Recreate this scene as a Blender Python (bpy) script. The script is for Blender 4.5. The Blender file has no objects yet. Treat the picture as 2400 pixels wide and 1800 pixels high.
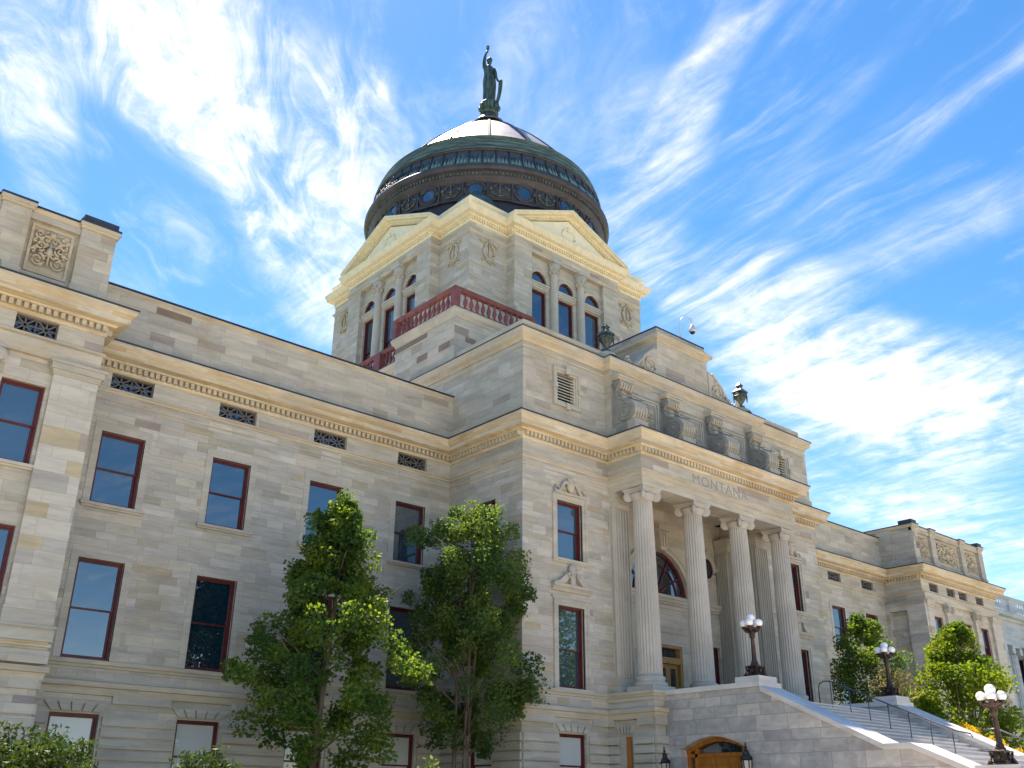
import bpy, bmesh, math, random
import numpy as np
from mathutils import Vector, Matrix
C = bpy.context.scene.collection
scn = bpy.context.scene
R = math.radians
S = 1.25          # metres per survey unit; the eye is 1.6 m above the ground
EYE = 1.6
GZ = -EYE / S
random.seed(7)

# ------------------------------------------------------------------ camera
pit, rol, yaw = R(23.581), R(0.457), R(41.158)
fw = Vector((math.sin(yaw)*math.cos(pit), math.cos(yaw)*math.cos(pit), math.sin(pit)))
rt = Vector((math.cos(yaw), -math.sin(yaw), 0)); up = rt.cross(fw)
r2 = rt*math.cos(rol) + up*math.sin(rol); u2 = -rt*math.sin(rol) + up*math.cos(rol)
cam_d = bpy.data.cameras.new('camera'); cam = bpy.data.objects.new('camera', cam_d); C.objects.link(cam)
cam_d.sensor_width = 36; cam_d.lens = 2282.9/2400*36; cam_d.clip_start = 0.1; cam_d.clip_end = 5000
M = Matrix((r2, u2, -fw)).transposed().to_4x4(); M.translation = (0, 0, EYE); cam.matrix_world = M
scn.camera = cam

# ------------------------------------------------------------------ light
SUN_AZ, SUN_EL = R(14), R(62)       # azimuth from +Y towards +X
sv = Vector((math.sin(SUN_AZ)*math.cos(SUN_EL), math.cos(SUN_AZ)*math.cos(SUN_EL), math.sin(SUN_EL)))
sd = bpy.data.lights.new('sun', 'SUN'); sd.energy = 4.2; sd.angle = R(0.53); sd.color = (1.0, 0.95, 0.86)
so = bpy.data.objects.new('sun', sd); C.objects.link(so); so.rotation_euler = (-sv).to_track_quat('-Z', 'Y').to_euler()
scn.view_settings.view_transform = 'Standard'; scn.view_settings.look = 'None'
scn.view_settings.exposure = 1.55; scn.view_settings.gamma = 1.0
try:
    scn.view_settings.use_white_balance = True; scn.view_settings.white_balance_temperature = 7900; scn.view_settings.white_balance_tint = 20
except Exception: pass
try: scn.view_settings.use_curve_mapping = False
except Exception: pass

class NT:
    """small helper round a node tree"""
    def __init__(s, tree): s.t = tree; s.n = tree.nodes; s.l = tree.links
    def node(s, typ, **kw):
        n = s.n.new(typ)
        for k, v in kw.items(): setattr(n, k, v)
        return n
    def put(s, inp, v):
        if hasattr(v, 'is_output') or isinstance(v, bpy.types.NodeSocket): s.l.new(v, inp)
        else: inp.default_value = v
    def math(s, op, a, b=None, c=None, clamp=False):
        n = s.node('ShaderNodeMath', operation=op); n.use_clamp = clamp
        s.put(n.inputs[0], a)
        if b is not None: s.put(n.inputs[1], b)
        if c is not None: s.put(n.inputs[2], c)
        return n.outputs[0]
    def comb(s, x, y, z=0.0):
        n = s.node('ShaderNodeCombineXYZ'); s.put(n.inputs[0], x); s.put(n.inputs[1], y); s.put(n.inputs[2], z); return n.outputs[0]
    def sep(s, v):
        n = s.node('ShaderNodeSeparateXYZ'); s.put(n.inputs[0], v); return n.outputs
    def noise(s, vec, scale, detail=4, rough=0.55, dist=0.0):
        n = s.node('ShaderNodeTexNoise'); s.put(n.inputs['Vector'], vec)
        n.inputs['Scale'].default_value = scale; n.inputs['Detail'].default_value = detail
        n.inputs['Roughness'].default_value = rough; n.inputs['Distortion'].default_value = dist
        return n.outputs['Fac']
    def ramp(s, fac, stops, interp='LINEAR'):
        n = s.node('ShaderNodeValToRGB'); n.color_ramp.interpolation = interp
        e = n.color_ramp.elements
        while len(e) > 1: e.remove(e[-1])
        e[0].position = stops[0][0]; e[0].color = col4(stops[0][1])
        for p, c in stops[1:]:
            q = e.new(p); q.color = col4(c)
        s.put(n.inputs[0], fac); return n.outputs[0]
    def mix(s, fac, a, b, mode='MIX'):
        n = s.node('ShaderNodeMix', data_type='RGBA', blend_type=mode)
        s.put(n.inputs[0], fac); s.put(n.inputs[6], col4(a) if isinstance(a, tuple) else a); s.put(n.inputs[7], col4(b) if isinstance(b, tuple) else b)
        return n.outputs[2]
    def mapr(s, v, a, b, c=0.0, d=1.0, smooth=True):
        n = s.node('ShaderNodeMapRange', interpolation_type='SMOOTHSTEP' if smooth else 'LINEAR')
        s.put(n.inputs[0], v)
        for i, q in enumerate((a, b, c, d)): n.inputs[i+1].default_value = q
        return n.outputs[0]
def col4(c):
    if isinstance(c, (int, float)): return (c, c, c, 1)
    return (c[0], c[1], c[2], 1) if len(c) == 3 else c

# ------------------------------------------------------------------ sky
w = bpy.data.worlds.new('World'); scn.world = w; w.use_nodes = True
t = NT(w.node_tree); w.node_tree.nodes.clear()
out = t.node('ShaderNodeOutputWorld'); bg = t.node('ShaderNodeBackground'); bg.inputs['Strength'].default_value = 0.15
sky = t.node('ShaderNodeTexSky', sky_type='NISHITA'); sky.sun_disc = False
sky.sun_elevation = SUN_EL; sky.sun_rotation = SUN_AZ; sky.air_density = 1.0; sky.dust_density = 0.3; sky.ozone_density = 2.5; sky.altitude = 1200
hs = t.node('ShaderNodeHueSaturation'); hs.inputs['Hue'].default_value = 0.497; hs.inputs['Saturation'].default_value = 1.34; hs.inputs['Value'].default_value = 0.66
t.l.new(sky.outputs[0], hs.inputs['Color'])
tc = t.node('ShaderNodeTexCoord'); d = t.sep(tc.outputs['Generated'])
dz = t.math('MAXIMUM', d[2], 0.06)
px = t.math('DIVIDE', d[0], dz); py = t.math('DIVIDE', d[1], dz)
def rot(a):
    ca, sa = math.cos(a), math.sin(a)
    u = t.math('ADD', t.math('MULTIPLY', px, ca), t.math('MULTIPLY', py, sa))
    v = t.math('ADD', t.math('MULTIPLY', px, -sa), t.math('MULTIPLY', py, ca))
    return u, v
warp = t.noise(t.comb(px, py, 0.3), 1.3, 3)
wv = t.math('MULTIPLY', t.math('SUBTRACT', warp, 0.5), 1.3)
# streaks running along one direction on the right, another on the left of the sky
uR, vR = rot(R(-98)); uL, vL = rot(R(48))
sR = t.noise(t.comb(t.math('MULTIPLY', uR, 0.9), t.math('ADD', t.math('MULTIPLY', vR, 4.6), wv), 1.7), 2.6, 12, 0.64, 0.5)
sL = t.noise(t.comb(t.math('MULTIPLY', uL, 1.3), t.math('ADD', t.math('MULTIPLY', vL, 3.6), wv), 4.1), 3.0, 12, 0.66, 0.8)
puff = t.noise(t.comb(px, py, 8.0), 6.0, 12, 0.66, 0.5)
side = t.mapr(px, 0.55, 1.15)
streak = t.math('ADD', t.math('MULTIPLY', sR, side), t.math('MULTIPLY', sL, t.math('SUBTRACT', 1.0, side)))
BL = [(0.317, 1.183, 4.79, 0.73, -4.80, 6.97, 0.75),
      (0.561, 1.241, 3.62, 0.43, -3.71, 5.03, 0.75),
      (0.833, 1.528, 3.18, 0.29, -4.49, 5.02, 0.71),
      (0.244, 1.425, 3.89, 2.18, -14.87, 7.25, 0.65),
      (0.686, 1.129, 5.53, 0.88, -6.12, 8.62, 0.60),
      (0.763, 0.869, 1.62, 3.13, -11.60, 8.03, 0.34),
      (0.986, 0.936, 0.74, 3.49, -10.11, 6.53, 0.42),
      (0.975, 0.692, -0.22, -3.91, 19.80, -10.27, 0.54),
      (1.039, 0.813, -0.34, -7.52, 9.90, -5.50, 0.36),
      (1.219, 1.051, 0.15, -3.92, 9.38, -5.46, 0.35),
      (0.931, 0.567, 1.62, -7.59, 50.48, -1.72, 0.30),
      (1.338, 0.653, 0.41, -2.30, 13.18, -4.13, 0.30),
      (1.641, 0.672, 0.99, -3.50, 9.05, -0.73, 0.43),
      (1.334, 0.869, 0.30, -2.41, 22.19, -11.68, 0.32),
      (1.445, 1.068, 4.74, -4.13, 1.20, 7.76, 0.50),
      (1.857, 1.073, 2.79, -3.68, 1.75, 4.30, 0.78),
      (2.347, 1.154, 1.36, -1.98, 0.75, 3.38, 0.92),
      (2.339, 0.897, 1.81, -3.34, 1.97, 4.87, 0.60),
      (1.520, 0.953, 4.56, -6.49, 6.50, 7.20, 0.40),
      (3.215, 1.528, 0.88, -1.47, 0.75, 3.38, 0.55),
      (4.466, 1.787, 0.82, -1.61, 0.22, 2.73, 0.50),
      (0.592, 1.616, 7.93, 1.30, -13.05, 11.68, 0.35),
      (0.474, 1.852, 4.65, -0.53, -2.43, 5.89, 0.30),
      (0.362, 1.044, 6.87, -1.51, 4.23, 19.28, 0.50),
      (1.312, 0.455, 0.48, -3.83, 31.98, -7.96, 0.25)]
m = None
for cx_, cy_, m00, m01, m10, m11, amp in BL:      # where the cirrus lies, in the plane of the cloud layer
    dx_, dy_ = t.math('SUBTRACT', px, cx_), t.math('SUBTRACT', py, cy_)
    a_ = t.math('ADD', t.math('MULTIPLY', dx_, m00), t.math('MULTIPLY', dy_, m01)); b_ = t.math('ADD', t.math('MULTIPLY', dx_, m10), t.math('MULTIPLY', dy_, m11))
    q = t.math('ADD', t.math('MULTIPLY', a_, a_), t.math('MULTIPLY', b_, b_)); q = t.mapr(q, 0.0, 2.2, amp, 0.0)
    m = q if m is None else t.math('SUBTRACT', t.math('ADD', m, q), t.math('MULTIPLY', m, q))
low = t.mapr(px, 1.35, 1.9, 0.62, 0.3)
puff2 = t.noise(t.comb(px, py, 2.0), 3.2, 12, 0.62, 0.4)
pf = t.math('ADD', t.math('MULTIPLY', puff, 0.5), t.math('MULTIPLY', puff2, 0.5))
den = t.math('ADD', t.math('MULTIPLY', streak, low), t.math('MULTIPLY', pf, t.math('SUBTRACT', 1.0, low)))
dn_ = t.mapr(den, 0.34, 0.66, 0.0, 1.0, False)
thin = t.math('MULTIPLY', t.mapr(dn_, 0.25, 1.0), 0.28)
cl = t.math('MULTIPLY', m, t.math('ADD', 0.10, t.math('MULTIPLY', t.math('POWER', dn_, 1.25), 1.1)))
cl = t.math('MAXIMUM', cl, thin)
cl = t.mapr(cl, 0.02, 1.05, 0.0, 0.85)
cloud = t.mix(dn_, (3.3, 3.75, 4.35), (4.5, 4.7, 4.95))
skycol = t.mix(cl, hs.outputs[0], cloud)
t.l.new(skycol, bg.inputs['Color']); t.l.new(bg.outputs[0], out.inputs[0])

# ------------------------------------------------------------------ materials
MATS = {}
def newmat(name):
    m = bpy.data.materials.new(name); m.use_nodes = True; m.node_tree.nodes.clear(); t = NT(m.node_tree)
    o = t.node('ShaderNodeOutputMaterial'); p = t.node('ShaderNodeBsdfPrincipled'); t.l.new(p.outputs[0], o.inputs[0])
    MATS[name] = m
    return m, t, p, o
def ashlar(name, h, wd, stops, streak=0.25, joint=0.008, jcol=(0.30, 0.27, 0.22), rough=0.85, stainc=(0.33, 0.24, 0.12), stain=0.15, bump=0.15, aniso=6.0):
    m, t, p, o = newmat(name)
    uv = t.node('ShaderNodeUVMap'); q = t.sep(uv.outputs[0])
    pv = t.math('DIVIDE', q[1], 3*h); fp3 = t.math('FRACT', pv)
    row = t.math('ADD', t.math('MULTIPLY', t.math('FLOOR', pv), 3.0), t.math('ADD', t.math('GREATER_THAN', fp3, 0.27), t.math('GREATER_THAN', fp3, 0.68)))
    wn = t.node('ShaderNodeTexWhiteNoise', noise_dimensions='1D'); t.put(wn.inputs['W'], row)
    rr = wn.outputs['Value']
    wr = t.math('MULTIPLY', t.math('ADD', 0.6, rr), wd)
    uu = t.math('ADD', t.math('DIVIDE', q[0], wr), t.math('MULTIPLY', rr, 17.0))
    colm = t.math('FLOOR', uu)
    wn2 = t.node('ShaderNodeTexWhiteNoise', noise_dimensions='2D'); t.put(wn2.inputs['Vector'], t.comb(colm, row))
    base = t.ramp(wn2.outputs['Value'], stops, 'CONSTANT')
    wn3 = t.node('ShaderNodeTexWhiteNoise', noise_dimensions='2D'); t.put(wn3.inputs['Vector'], t.comb(t.math('ADD', colm, 31.0), row))
    # veins and clouding inside each block
    vein = t.noise(t.comb(t.math('ADD', q[0], t.math('MULTIPLY', wn3.outputs['Value'], 40.0)), t.math('MULTIPLY', q[1], aniso), 0.0), 1.1 if aniso > 2 else 2.2, 8, 0.68, 0.8)
    fac = t.math('MULTIPLY', t.math('SUBTRACT', vein, 0.5), streak*2)
    val = t.math('ADD', 1.0, t.math('ADD', fac, t.math('MULTIPLY', t.math('SUBTRACT', wn3.outputs['Value'], 0.5), 0.12)))
    c = t.mix(1.0, base, t.comb(val, val, val), 'MULTIPLY')
    geo = t.node('ShaderNodeNewGeometry')
    g_ = t.sep(geo.outputs['Position'])
    band = t.noise(t.comb(t.math('MULTIPLY', g_[0], 0.5), t.math('MULTIPLY', g_[1], 0.5), t.math('MULTIPLY', g_[2], 2.2)), 1.0, 7, 0.62, 0.8)
    bv = t.mapr(band, 0.3, 0.7, 0.86, 1.12); c = t.mix(1.0, c, t.comb(bv, bv, t.math('ADD', t.math('MULTIPLY', bv, 0.9), 0.1)), 'MULTIPLY')
    st = t.noise(geo.outputs['Position'], 0.35, 6, 0.6, 0.5)
    c = t.mix(t.math('MULTIPLY', t.mapr(st, 0.52, 0.75), stain*2), c, stainc)
    fu = t.math('FRACT', uu)
    eu = t.math('MULTIPLY', t.math('MINIMUM', fu, t.math('SUBTRACT', 1.0, fu)), wr)
    ev = t.math('MINIMUM', t.math('MINIMUM', fp3, t.math('SUBTRACT', 1.0, fp3)), t.math('MINIMUM', t.math('ABSOLUTE', t.math('SUBTRACT', fp3, 0.27)), t.math('ABSOLUTE', t.math('SUBTRACT', fp3, 0.68))))
    ev = t.math('MULTIPLY', ev, 3*h)
    e = t.math('MINIMUM', eu, ev)
    jm = t.mapr(e, joint*0.4, joint*1.3, 1.0, 0.0)
    c = t.mix(t.math('MULTIPLY', jm, 0.7), c, jcol)
    t.l.new(c, p.inputs['Base Color']); p.inputs['Roughness'].default_value = rough
    fine = t.noise(geo.outputs['Position'], 14.0, 5, 0.65)
    hgt = t.math('SUBTRACT', t.math('MULTIPLY', fine, 0.5), jm)
    bn = t.node('ShaderNodeBump'); bn.inputs['Strength'].default_value = bump; bn.inputs['Distance'].default_value = 0.02
    t.l.new(hgt, bn.inputs['Height']); t.l.new(bn.outputs[0], p.inputs['Normal'])
    return m
GREY, CREAM, PINK, OLIVE = (0.465, 0.435, 0.37), (0.52, 0.475, 0.385), (0.475, 0.425, 0.36), (0.42, 0.385, 0.305)
TAN, BROWN, MAUVE, PALE = (0.50, 0.40, 0.25), (0.24, 0.17, 0.125), (0.32, 0.27, 0.24), (0.54, 0.51, 0.45)
wallst = [(0, GREY), (0.2, CREAM), (0.36, (0.49, 0.46, 0.40)), (0.5, PINK), (0.6, PALE), (0.74, OLIVE), (0.83, (0.44, 0.415, 0.365)), (0.95, (0.46, 0.38, 0.27)), (0.985, MAUVE)]
ashlar('sandstone', 0.29, 0.95, wallst, 0.3, bump=0.12)
ashlar('sandstone_smooth', 0.55, 1.6, [(0, (0.50, 0.47, 0.40)), (0.3, (0.475, 0.45, 0.39)), (0.55, (0.52, 0.48, 0.40)), (0.8, (0.46, 0.43, 0.365))], 0.18, joint=0.006, stain=0.1)
ashlar('sandstone_pier', 0.46, 1.1, [(0, PALE), (0.25, (0.50, 0.475, 0.43)), (0.5, (0.53, 0.50, 0.43)), (0.72, (0.50, 0.42, 0.28)), (0.82, (0.45, 0.43, 0.39)), (0.95, (0.42, 0.34, 0.29))], 0.2, joint=0.007)
ashlar('sandstone_attic', 0.36, 0.95, [(0, GREY), (0.2, (0.47, 0.43, 0.35)), (0.45, (0.43, 0.39, 0.32)), (0.6, PINK), (0.72, CREAM), (0.88, (0.39, 0.335, 0.27)), (0.965, BROWN), (0.985, MAUVE)], 0.3, stain=0.2)
ashlar('sandstone_frieze', 0.8, 1.7, [(0, (0.48, 0.45, 0.38)), (0.3, (0.45, 0.43, 0.37)), (0.6, (0.50, 0.465, 0.39)), (0.88, (0.38, 0.335, 0.295))], 0.25, joint=0.007)
ashlar('cornice_stone', 0.11, 2.0, [(0, (0.60, 0.50, 0.35)), (0.25, (0.61, 0.545, 0.43)), (0.5, (0.56, 0.44, 0.28)), (0.75, (0.59, 0.51, 0.38))], 0.35, joint=0.001, stainc=(0.42, 0.25, 0.09), stain=0.3)
ashlar('moulding_stone', 0.10, 1.5, [(0, (0.52, 0.455, 0.345)), (0.35, (0.50, 0.46, 0.385)), (0.7, (0.54, 0.465, 0.345))], 0.25, joint=0.001, stainc=(0.42, 0.28, 0.12), stain=0.25)
ashlar('granite', 0.42, 1.0, [(0, (0.42, 0.40, 0.38)), (0.3, (0.48, 0.455, 0.42)), (0.6, (0.37, 0.36, 0.345)), (0.8, (0.52, 0.485, 0.44))], 0.55, joint=0.014, jcol=(0.27, 0.245, 0.21), stainc=(0.22, 0.20, 0.18), stain=0.35, rough=0.7, aniso=1.0, bump=0.3)
ashlar('granite_coping', 5.0, 2.4, [(0, (0.60, 0.58, 0.55)), (0.5, (0.56, 0.545, 0.52))], 0.12, joint=0.006, stain=0.05, rough=0.6)
ashlar('pale_granite', 0.6, 1.6, [(0, (0.36, 0.43, 0.47)), (0.5, (0.40, 0.46, 0.49)), (0.8, (0.33, 0.40, 0.45))], 0.15, joint=0.006, stain=0.05)
def plain(name, c, rough=0.6, metal=0.0, var=0.2, scale=3.0, c2=None, stretch=None, bump=0.0, spec=None):
    m, t, p, o = newmat(name)
    geo = t.node('ShaderNodeNewGeometry'); v = geo.outputs['Position']
    if stretch:
        q = t.sep(v); v = t.comb(t.math('MULTIPLY', q[0], stretch[0]), t.math('MULTIPLY', q[1], stretch[1]), t.math('MULTIPLY', q[2], stretch[2]))
    n = t.noise(v, scale, 6, 0.6, 0.4)
    c2 = c2 or tuple(x*(1-var) for x in c)
    cc = t.mix(t.mapr(n, 0.35, 0.65), c, c2)
    t.l.new(cc, p.inputs['Base Color']); p.inputs['Roughness'].default_value = rough; p.inputs['Metallic'].default_value = metal
    if spec is not None: p.inputs['Specular IOR Level'].default_value = spec
    if bump:
        bn = t.node('ShaderNodeBump'); bn.inputs['Strength'].default_value = bump; bn.inputs['Distance'].default_value = 0.03
        t.l.new(n, bn.inputs['Height']); t.l.new(bn.outputs[0], p.inputs['Normal'])
    return m
plain('cream_paint', (0.84, 0.75, 0.53), 0.6, var=0.12)
plain('tympanum_paint', (0.88, 0.81, 0.62), 0.6, var=0.08)
plain('window_red', (0.13, 0.016, 0.018), 0.45, var=0.3)
plain('balustrade_red', (0.25, 0.075, 0.07), 0.65, var=0.3, scale=2.5, c2=(0.17, 0.05, 0.05), bump=0.2)
plain('lead_flashing', (0.035, 0.045, 0.065), 0.5, var=0.3)
plain('iron_grille', (0.13, 0.12, 0.12), 0.6, var=0.2)
plain('void_dark', (0.01, 0.012, 0.016), 0.5)
plain('column_stone', (0.54, 0.505, 0.44), 0.8, var=0.16, scale=0.8, stretch=(1, 1, 0.8), c2=(0.45, 0.42, 0.365), bump=0.1)
plain('carved_stone', (0.53, 0.475, 0.375), 0.85, var=0.2, scale=1.5, c2=(0.43, 0.41, 0.36), bump=0.3)
plain('dark_grey_stone', (0.33, 0.325, 0.29), 0.9, var=0.2, scale=1.2, c2=(0.25, 0.25, 0.23), bump=0.3)  # darker grey for bracket sides and the wall between them
plain('relief_stone', (0.53, 0.47, 0.36), 0.85, var=0.2, scale=4, c2=(0.46, 0.39, 0.28), bump=0.4)
plain('drum_bronze', (0.048, 0.048, 0.066), 0.5, 0.3, scale=1.2, c2=(0.030, 0.034, 0.048), stretch=(1, 1, 0.4))
plain('cornice_bronze', (0.072, 0.068, 0.082), 0.5, 0.3, scale=1.0, c2=(0.045, 0.045, 0.056))
plain('skirt_bronze', (0.16, 0.15, 0.16), 0.35, 0.6, scale=2.0, c2=(0.08, 0.09, 0.10))
plain('relief_bronze', (0.13, 0.16, 0.15), 0.6, 0.2, scale=5, c2=(0.05, 0.055, 0.06))
plain('belt_patina', (0.11, 0.19, 0.175), 0.5, 0.3, scale=1.0, c2=(0.038, 0.055, 0.058), stretch=(0.9, 0.9, 9.0), bump=0.15)
def leafpat():
    m, t, p, o = newmat('leaf_patina'); geo = t.node('ShaderNodeNewGeometry'); q = t.sep(geo.outputs['Position'])
    ang = t.math('ARCTAN2', t.math('SUBTRACT', q[1], 34.13*S), t.math('SUBTRACT', q[0], 27.98*S))
    zr = t.math('DIVIDE', t.math('SUBTRACT', q[2], 27.85*S+EYE), 0.95*S)
    n = t.noise(t.comb(t.math('MULTIPLY', ang, 55.0), 0.0, zr), 1.0, 3, 0.6); big = t.noise(t.comb(t.math('MULTIPLY', ang, 3.0), 0.0, 0.0), 1.0, 2)
    lv = t.math('ADD', t.math('MULTIPLY', n, 1.3), t.math('MULTIPLY', big, 0.9))
    k = t.mapr(t.math('SUBTRACT', lv, zr), 0.45, 0.95)
    c = t.mix(t.math('MULTIPLY', k, 0.85), (0.045, 0.06, 0.085), (0.14, 0.27, 0.27))
    seam = t.math('FRACT', t.math('MULTIPLY', ang, 60/(2*math.pi))); sm = t.mapr(t.math('MINIMUM', seam, t.math('SUBTRACT', 1.0, seam)), 0.03, 0.08)
    c = t.mix(sm, (0.02, 0.028, 0.035), c)
    t.l.new(c, p.inputs['Base Color']); p.inputs['Roughness'].default_value = 0.6
leafpat()
plain('turret_patina', (0.05, 0.14, 0.15), 0.45, 0.3, scale=1.2, c2=(0.03, 0.09, 0.10))
plain('statue_bronze', (0.10, 0.165, 0.135), 0.5, 0.4, scale=2.0, c2=(0.028, 0.045, 0.042), stretch=(2, 2, 0.5), bump=0.4)
plain('cap_copper', (0.46, 0.44, 0.435), 0.45, 0.75, scale=1.5, c2=(0.35, 0.34, 0.35), bump=0.25)
plain('cap_rib', (0.12, 0.07, 0.06), 0.4, 0.5)
plain('urn_bronze', (0.10, 0.13, 0.11), 0.5, 0.4, scale=5, c2=(0.05, 0.06, 0.055))
plain('lamp_bronze', (0.075, 0.045, 0.032), 0.42, 0.5, scale=5, c2=(0.035, 0.022, 0.018))
plain('lantern_black', (0.015, 0.018, 0.022), 0.4, 0.3)
plain('rail_metal', (0.13, 0.14, 0.16), 0.4, 0.7)
plain('white_metal', (0.6, 0.6, 0.6), 0.4, 0.2, var=0.05)
plain('oak', (0.46, 0.16, 0.018), 0.4, scale=1.0, c2=(0.33, 0.10, 0.012), stretch=(6, 6, 0.6))
plain('oak_pale', (0.46, 0.26, 0.09), 0.45, scale=1.0, c2=(0.30, 0.17, 0.06), stretch=(6, 6, 0.6))
plain('bark', (0.16, 0.125, 0.09), 0.9, scale=3, c2=(0.08, 0.06, 0.045), stretch=(3, 3, 0.6), bump=0.6)
plain('bare_twig', (0.30, 0.17, 0.12), 0.8)
plain('roofing', (0.20, 0.20, 0.20), 0.9, var=0.2)
plain('step_granite', (0.53, 0.53, 0.54), 0.7, var=0.12, scale=0.8, c2=(0.45, 0.46, 0.48))
plain('concrete', (0.60, 0.53, 0.43), 0.9, var=0.1, scale=0.5)  # kept pale and warm to strengthen the ground bounce
plain('grass_ground', (0.10, 0.155, 0.035), 0.95, scale=0.5, c2=(0.065, 0.11, 0.025), bump=0.3)
plain('louvre_paint', (0.62, 0.58, 0.48), 0.7, var=0.05)
plain('shade_fabric', (0.6, 0.62, 0.6), 0.7, var=0.05)
m, t, p, o = newmat('globe_glass'); p.inputs['Base Color'].default_value = (0.92, 0.92, 0.94, 1); p.inputs['Roughness'].default_value = 0.15; p.inputs['Subsurface Weight'].default_value = 0.3
p.inputs['Subsurface Radius'].default_value = (0.1, 0.1, 0.1)
m, t, p, o = newmat('lantern_glass'); p.inputs['Base Color'].default_value = (0.45, 0.42, 0.36, 1); p.inputs['Roughness'].default_value = 0.1
def glassy(name, c, ior=2.1, shade=None, rough=0.015):
    m, t, p, o = newmat(name)
    p.inputs['Base Color'].default_value = col4(c); p.inputs['Roughness'].default_value = rough; p.inputs['IOR'].default_value = ior
    geo = t.node('ShaderNodeNewGeometry'); n = t.noise(geo.outputs['Position'], 0.9, 2, 0.4)
    bn = t.node('ShaderNodeBump'); bn.inputs['Strength'].default_value = 0.05; bn.inputs['Distance'].default_value = 0.03
    t.l.new(n, bn.inputs['Height']); t.l.new(bn.outputs[0], p.inputs['Normal'])
    return m
glassy('window_glass', (0.004, 0.02, 0.04), 2.6)
glassy('curtained_glass', (0.03, 0.06, 0.085), 2.5)
glassy('shaded_glass', (0.55, 0.59, 0.58), 1.7)
def leafmat(name, a, b, trans, tint):
    m, t, p, o = newmat(name)
    at = t.node('ShaderNodeAttribute', attribute_name='tone')
    geo = t.node('ShaderNodeNewGeometry'); n = t.noise(geo.outputs['Position'], 1.1, 3)
    f = t.math('ADD', t.math('MULTIPLY', at.outputs['Fac'], 0.6), t.math('MULTIPLY', n, 0.4))
    c = t.mix(t.mapr(f, 0.2, 0.8), a, b)
    t.l.new(c, p.inputs['Base Color']); p.inputs['Roughness'].default_value = 0.6; p.inputs['Specular IOR Level'].default_value = 0.18
    tr = t.node('ShaderNodeBsdfTranslucent'); t.l.new(t.mix(1.0, c, tint, 'MULTIPLY'), tr.inputs[0])
    mx = t.node('ShaderNodeMixShader'); mx.inputs[0].default_value = trans
    t.l.new(p.outputs[0], mx.inputs[1]); t.l.new(tr.outputs[0], mx.inputs[2]); t.l.new(mx.outputs[0], o.inputs[0])
    return m
leafmat('leaf_green', (0.032, 0.088, 0.028), (0.13, 0.19, 0.030), 0.45, (2.0, 2.2, 0.9))
leafmat('leaf_dark', (0.036, 0.09, 0.034), (0.125, 0.18, 0.045), 0.45, (2.0, 2.2, 0.9))
leafmat('leaf_bright', (0.055, 0.12, 0.022), (0.18, 0.235, 0.025), 0.5, (1.7, 1.8, 0.7))
leafmat('leaf_shrub', (0.022, 0.055, 0.014), (0.065, 0.105, 0.022), 0.22, (1.5, 1.8, 0.8))
leafmat('leaf_purple', (0.07, 0.02, 0.015), (0.12, 0.045, 0.02), 0.3, (1.6, 1.2, 1.0))
leafmat('leaf_tan', (0.22, 0.20, 0.09), (0.34, 0.28, 0.15), 0.3, (1.2, 1.2, 0.9))
leafmat('petal_yellow', (0.75, 0.50, 0.02), (0.85, 0.62, 0.05), 0.3, (1.0, 1.0, 0.8))

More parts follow.
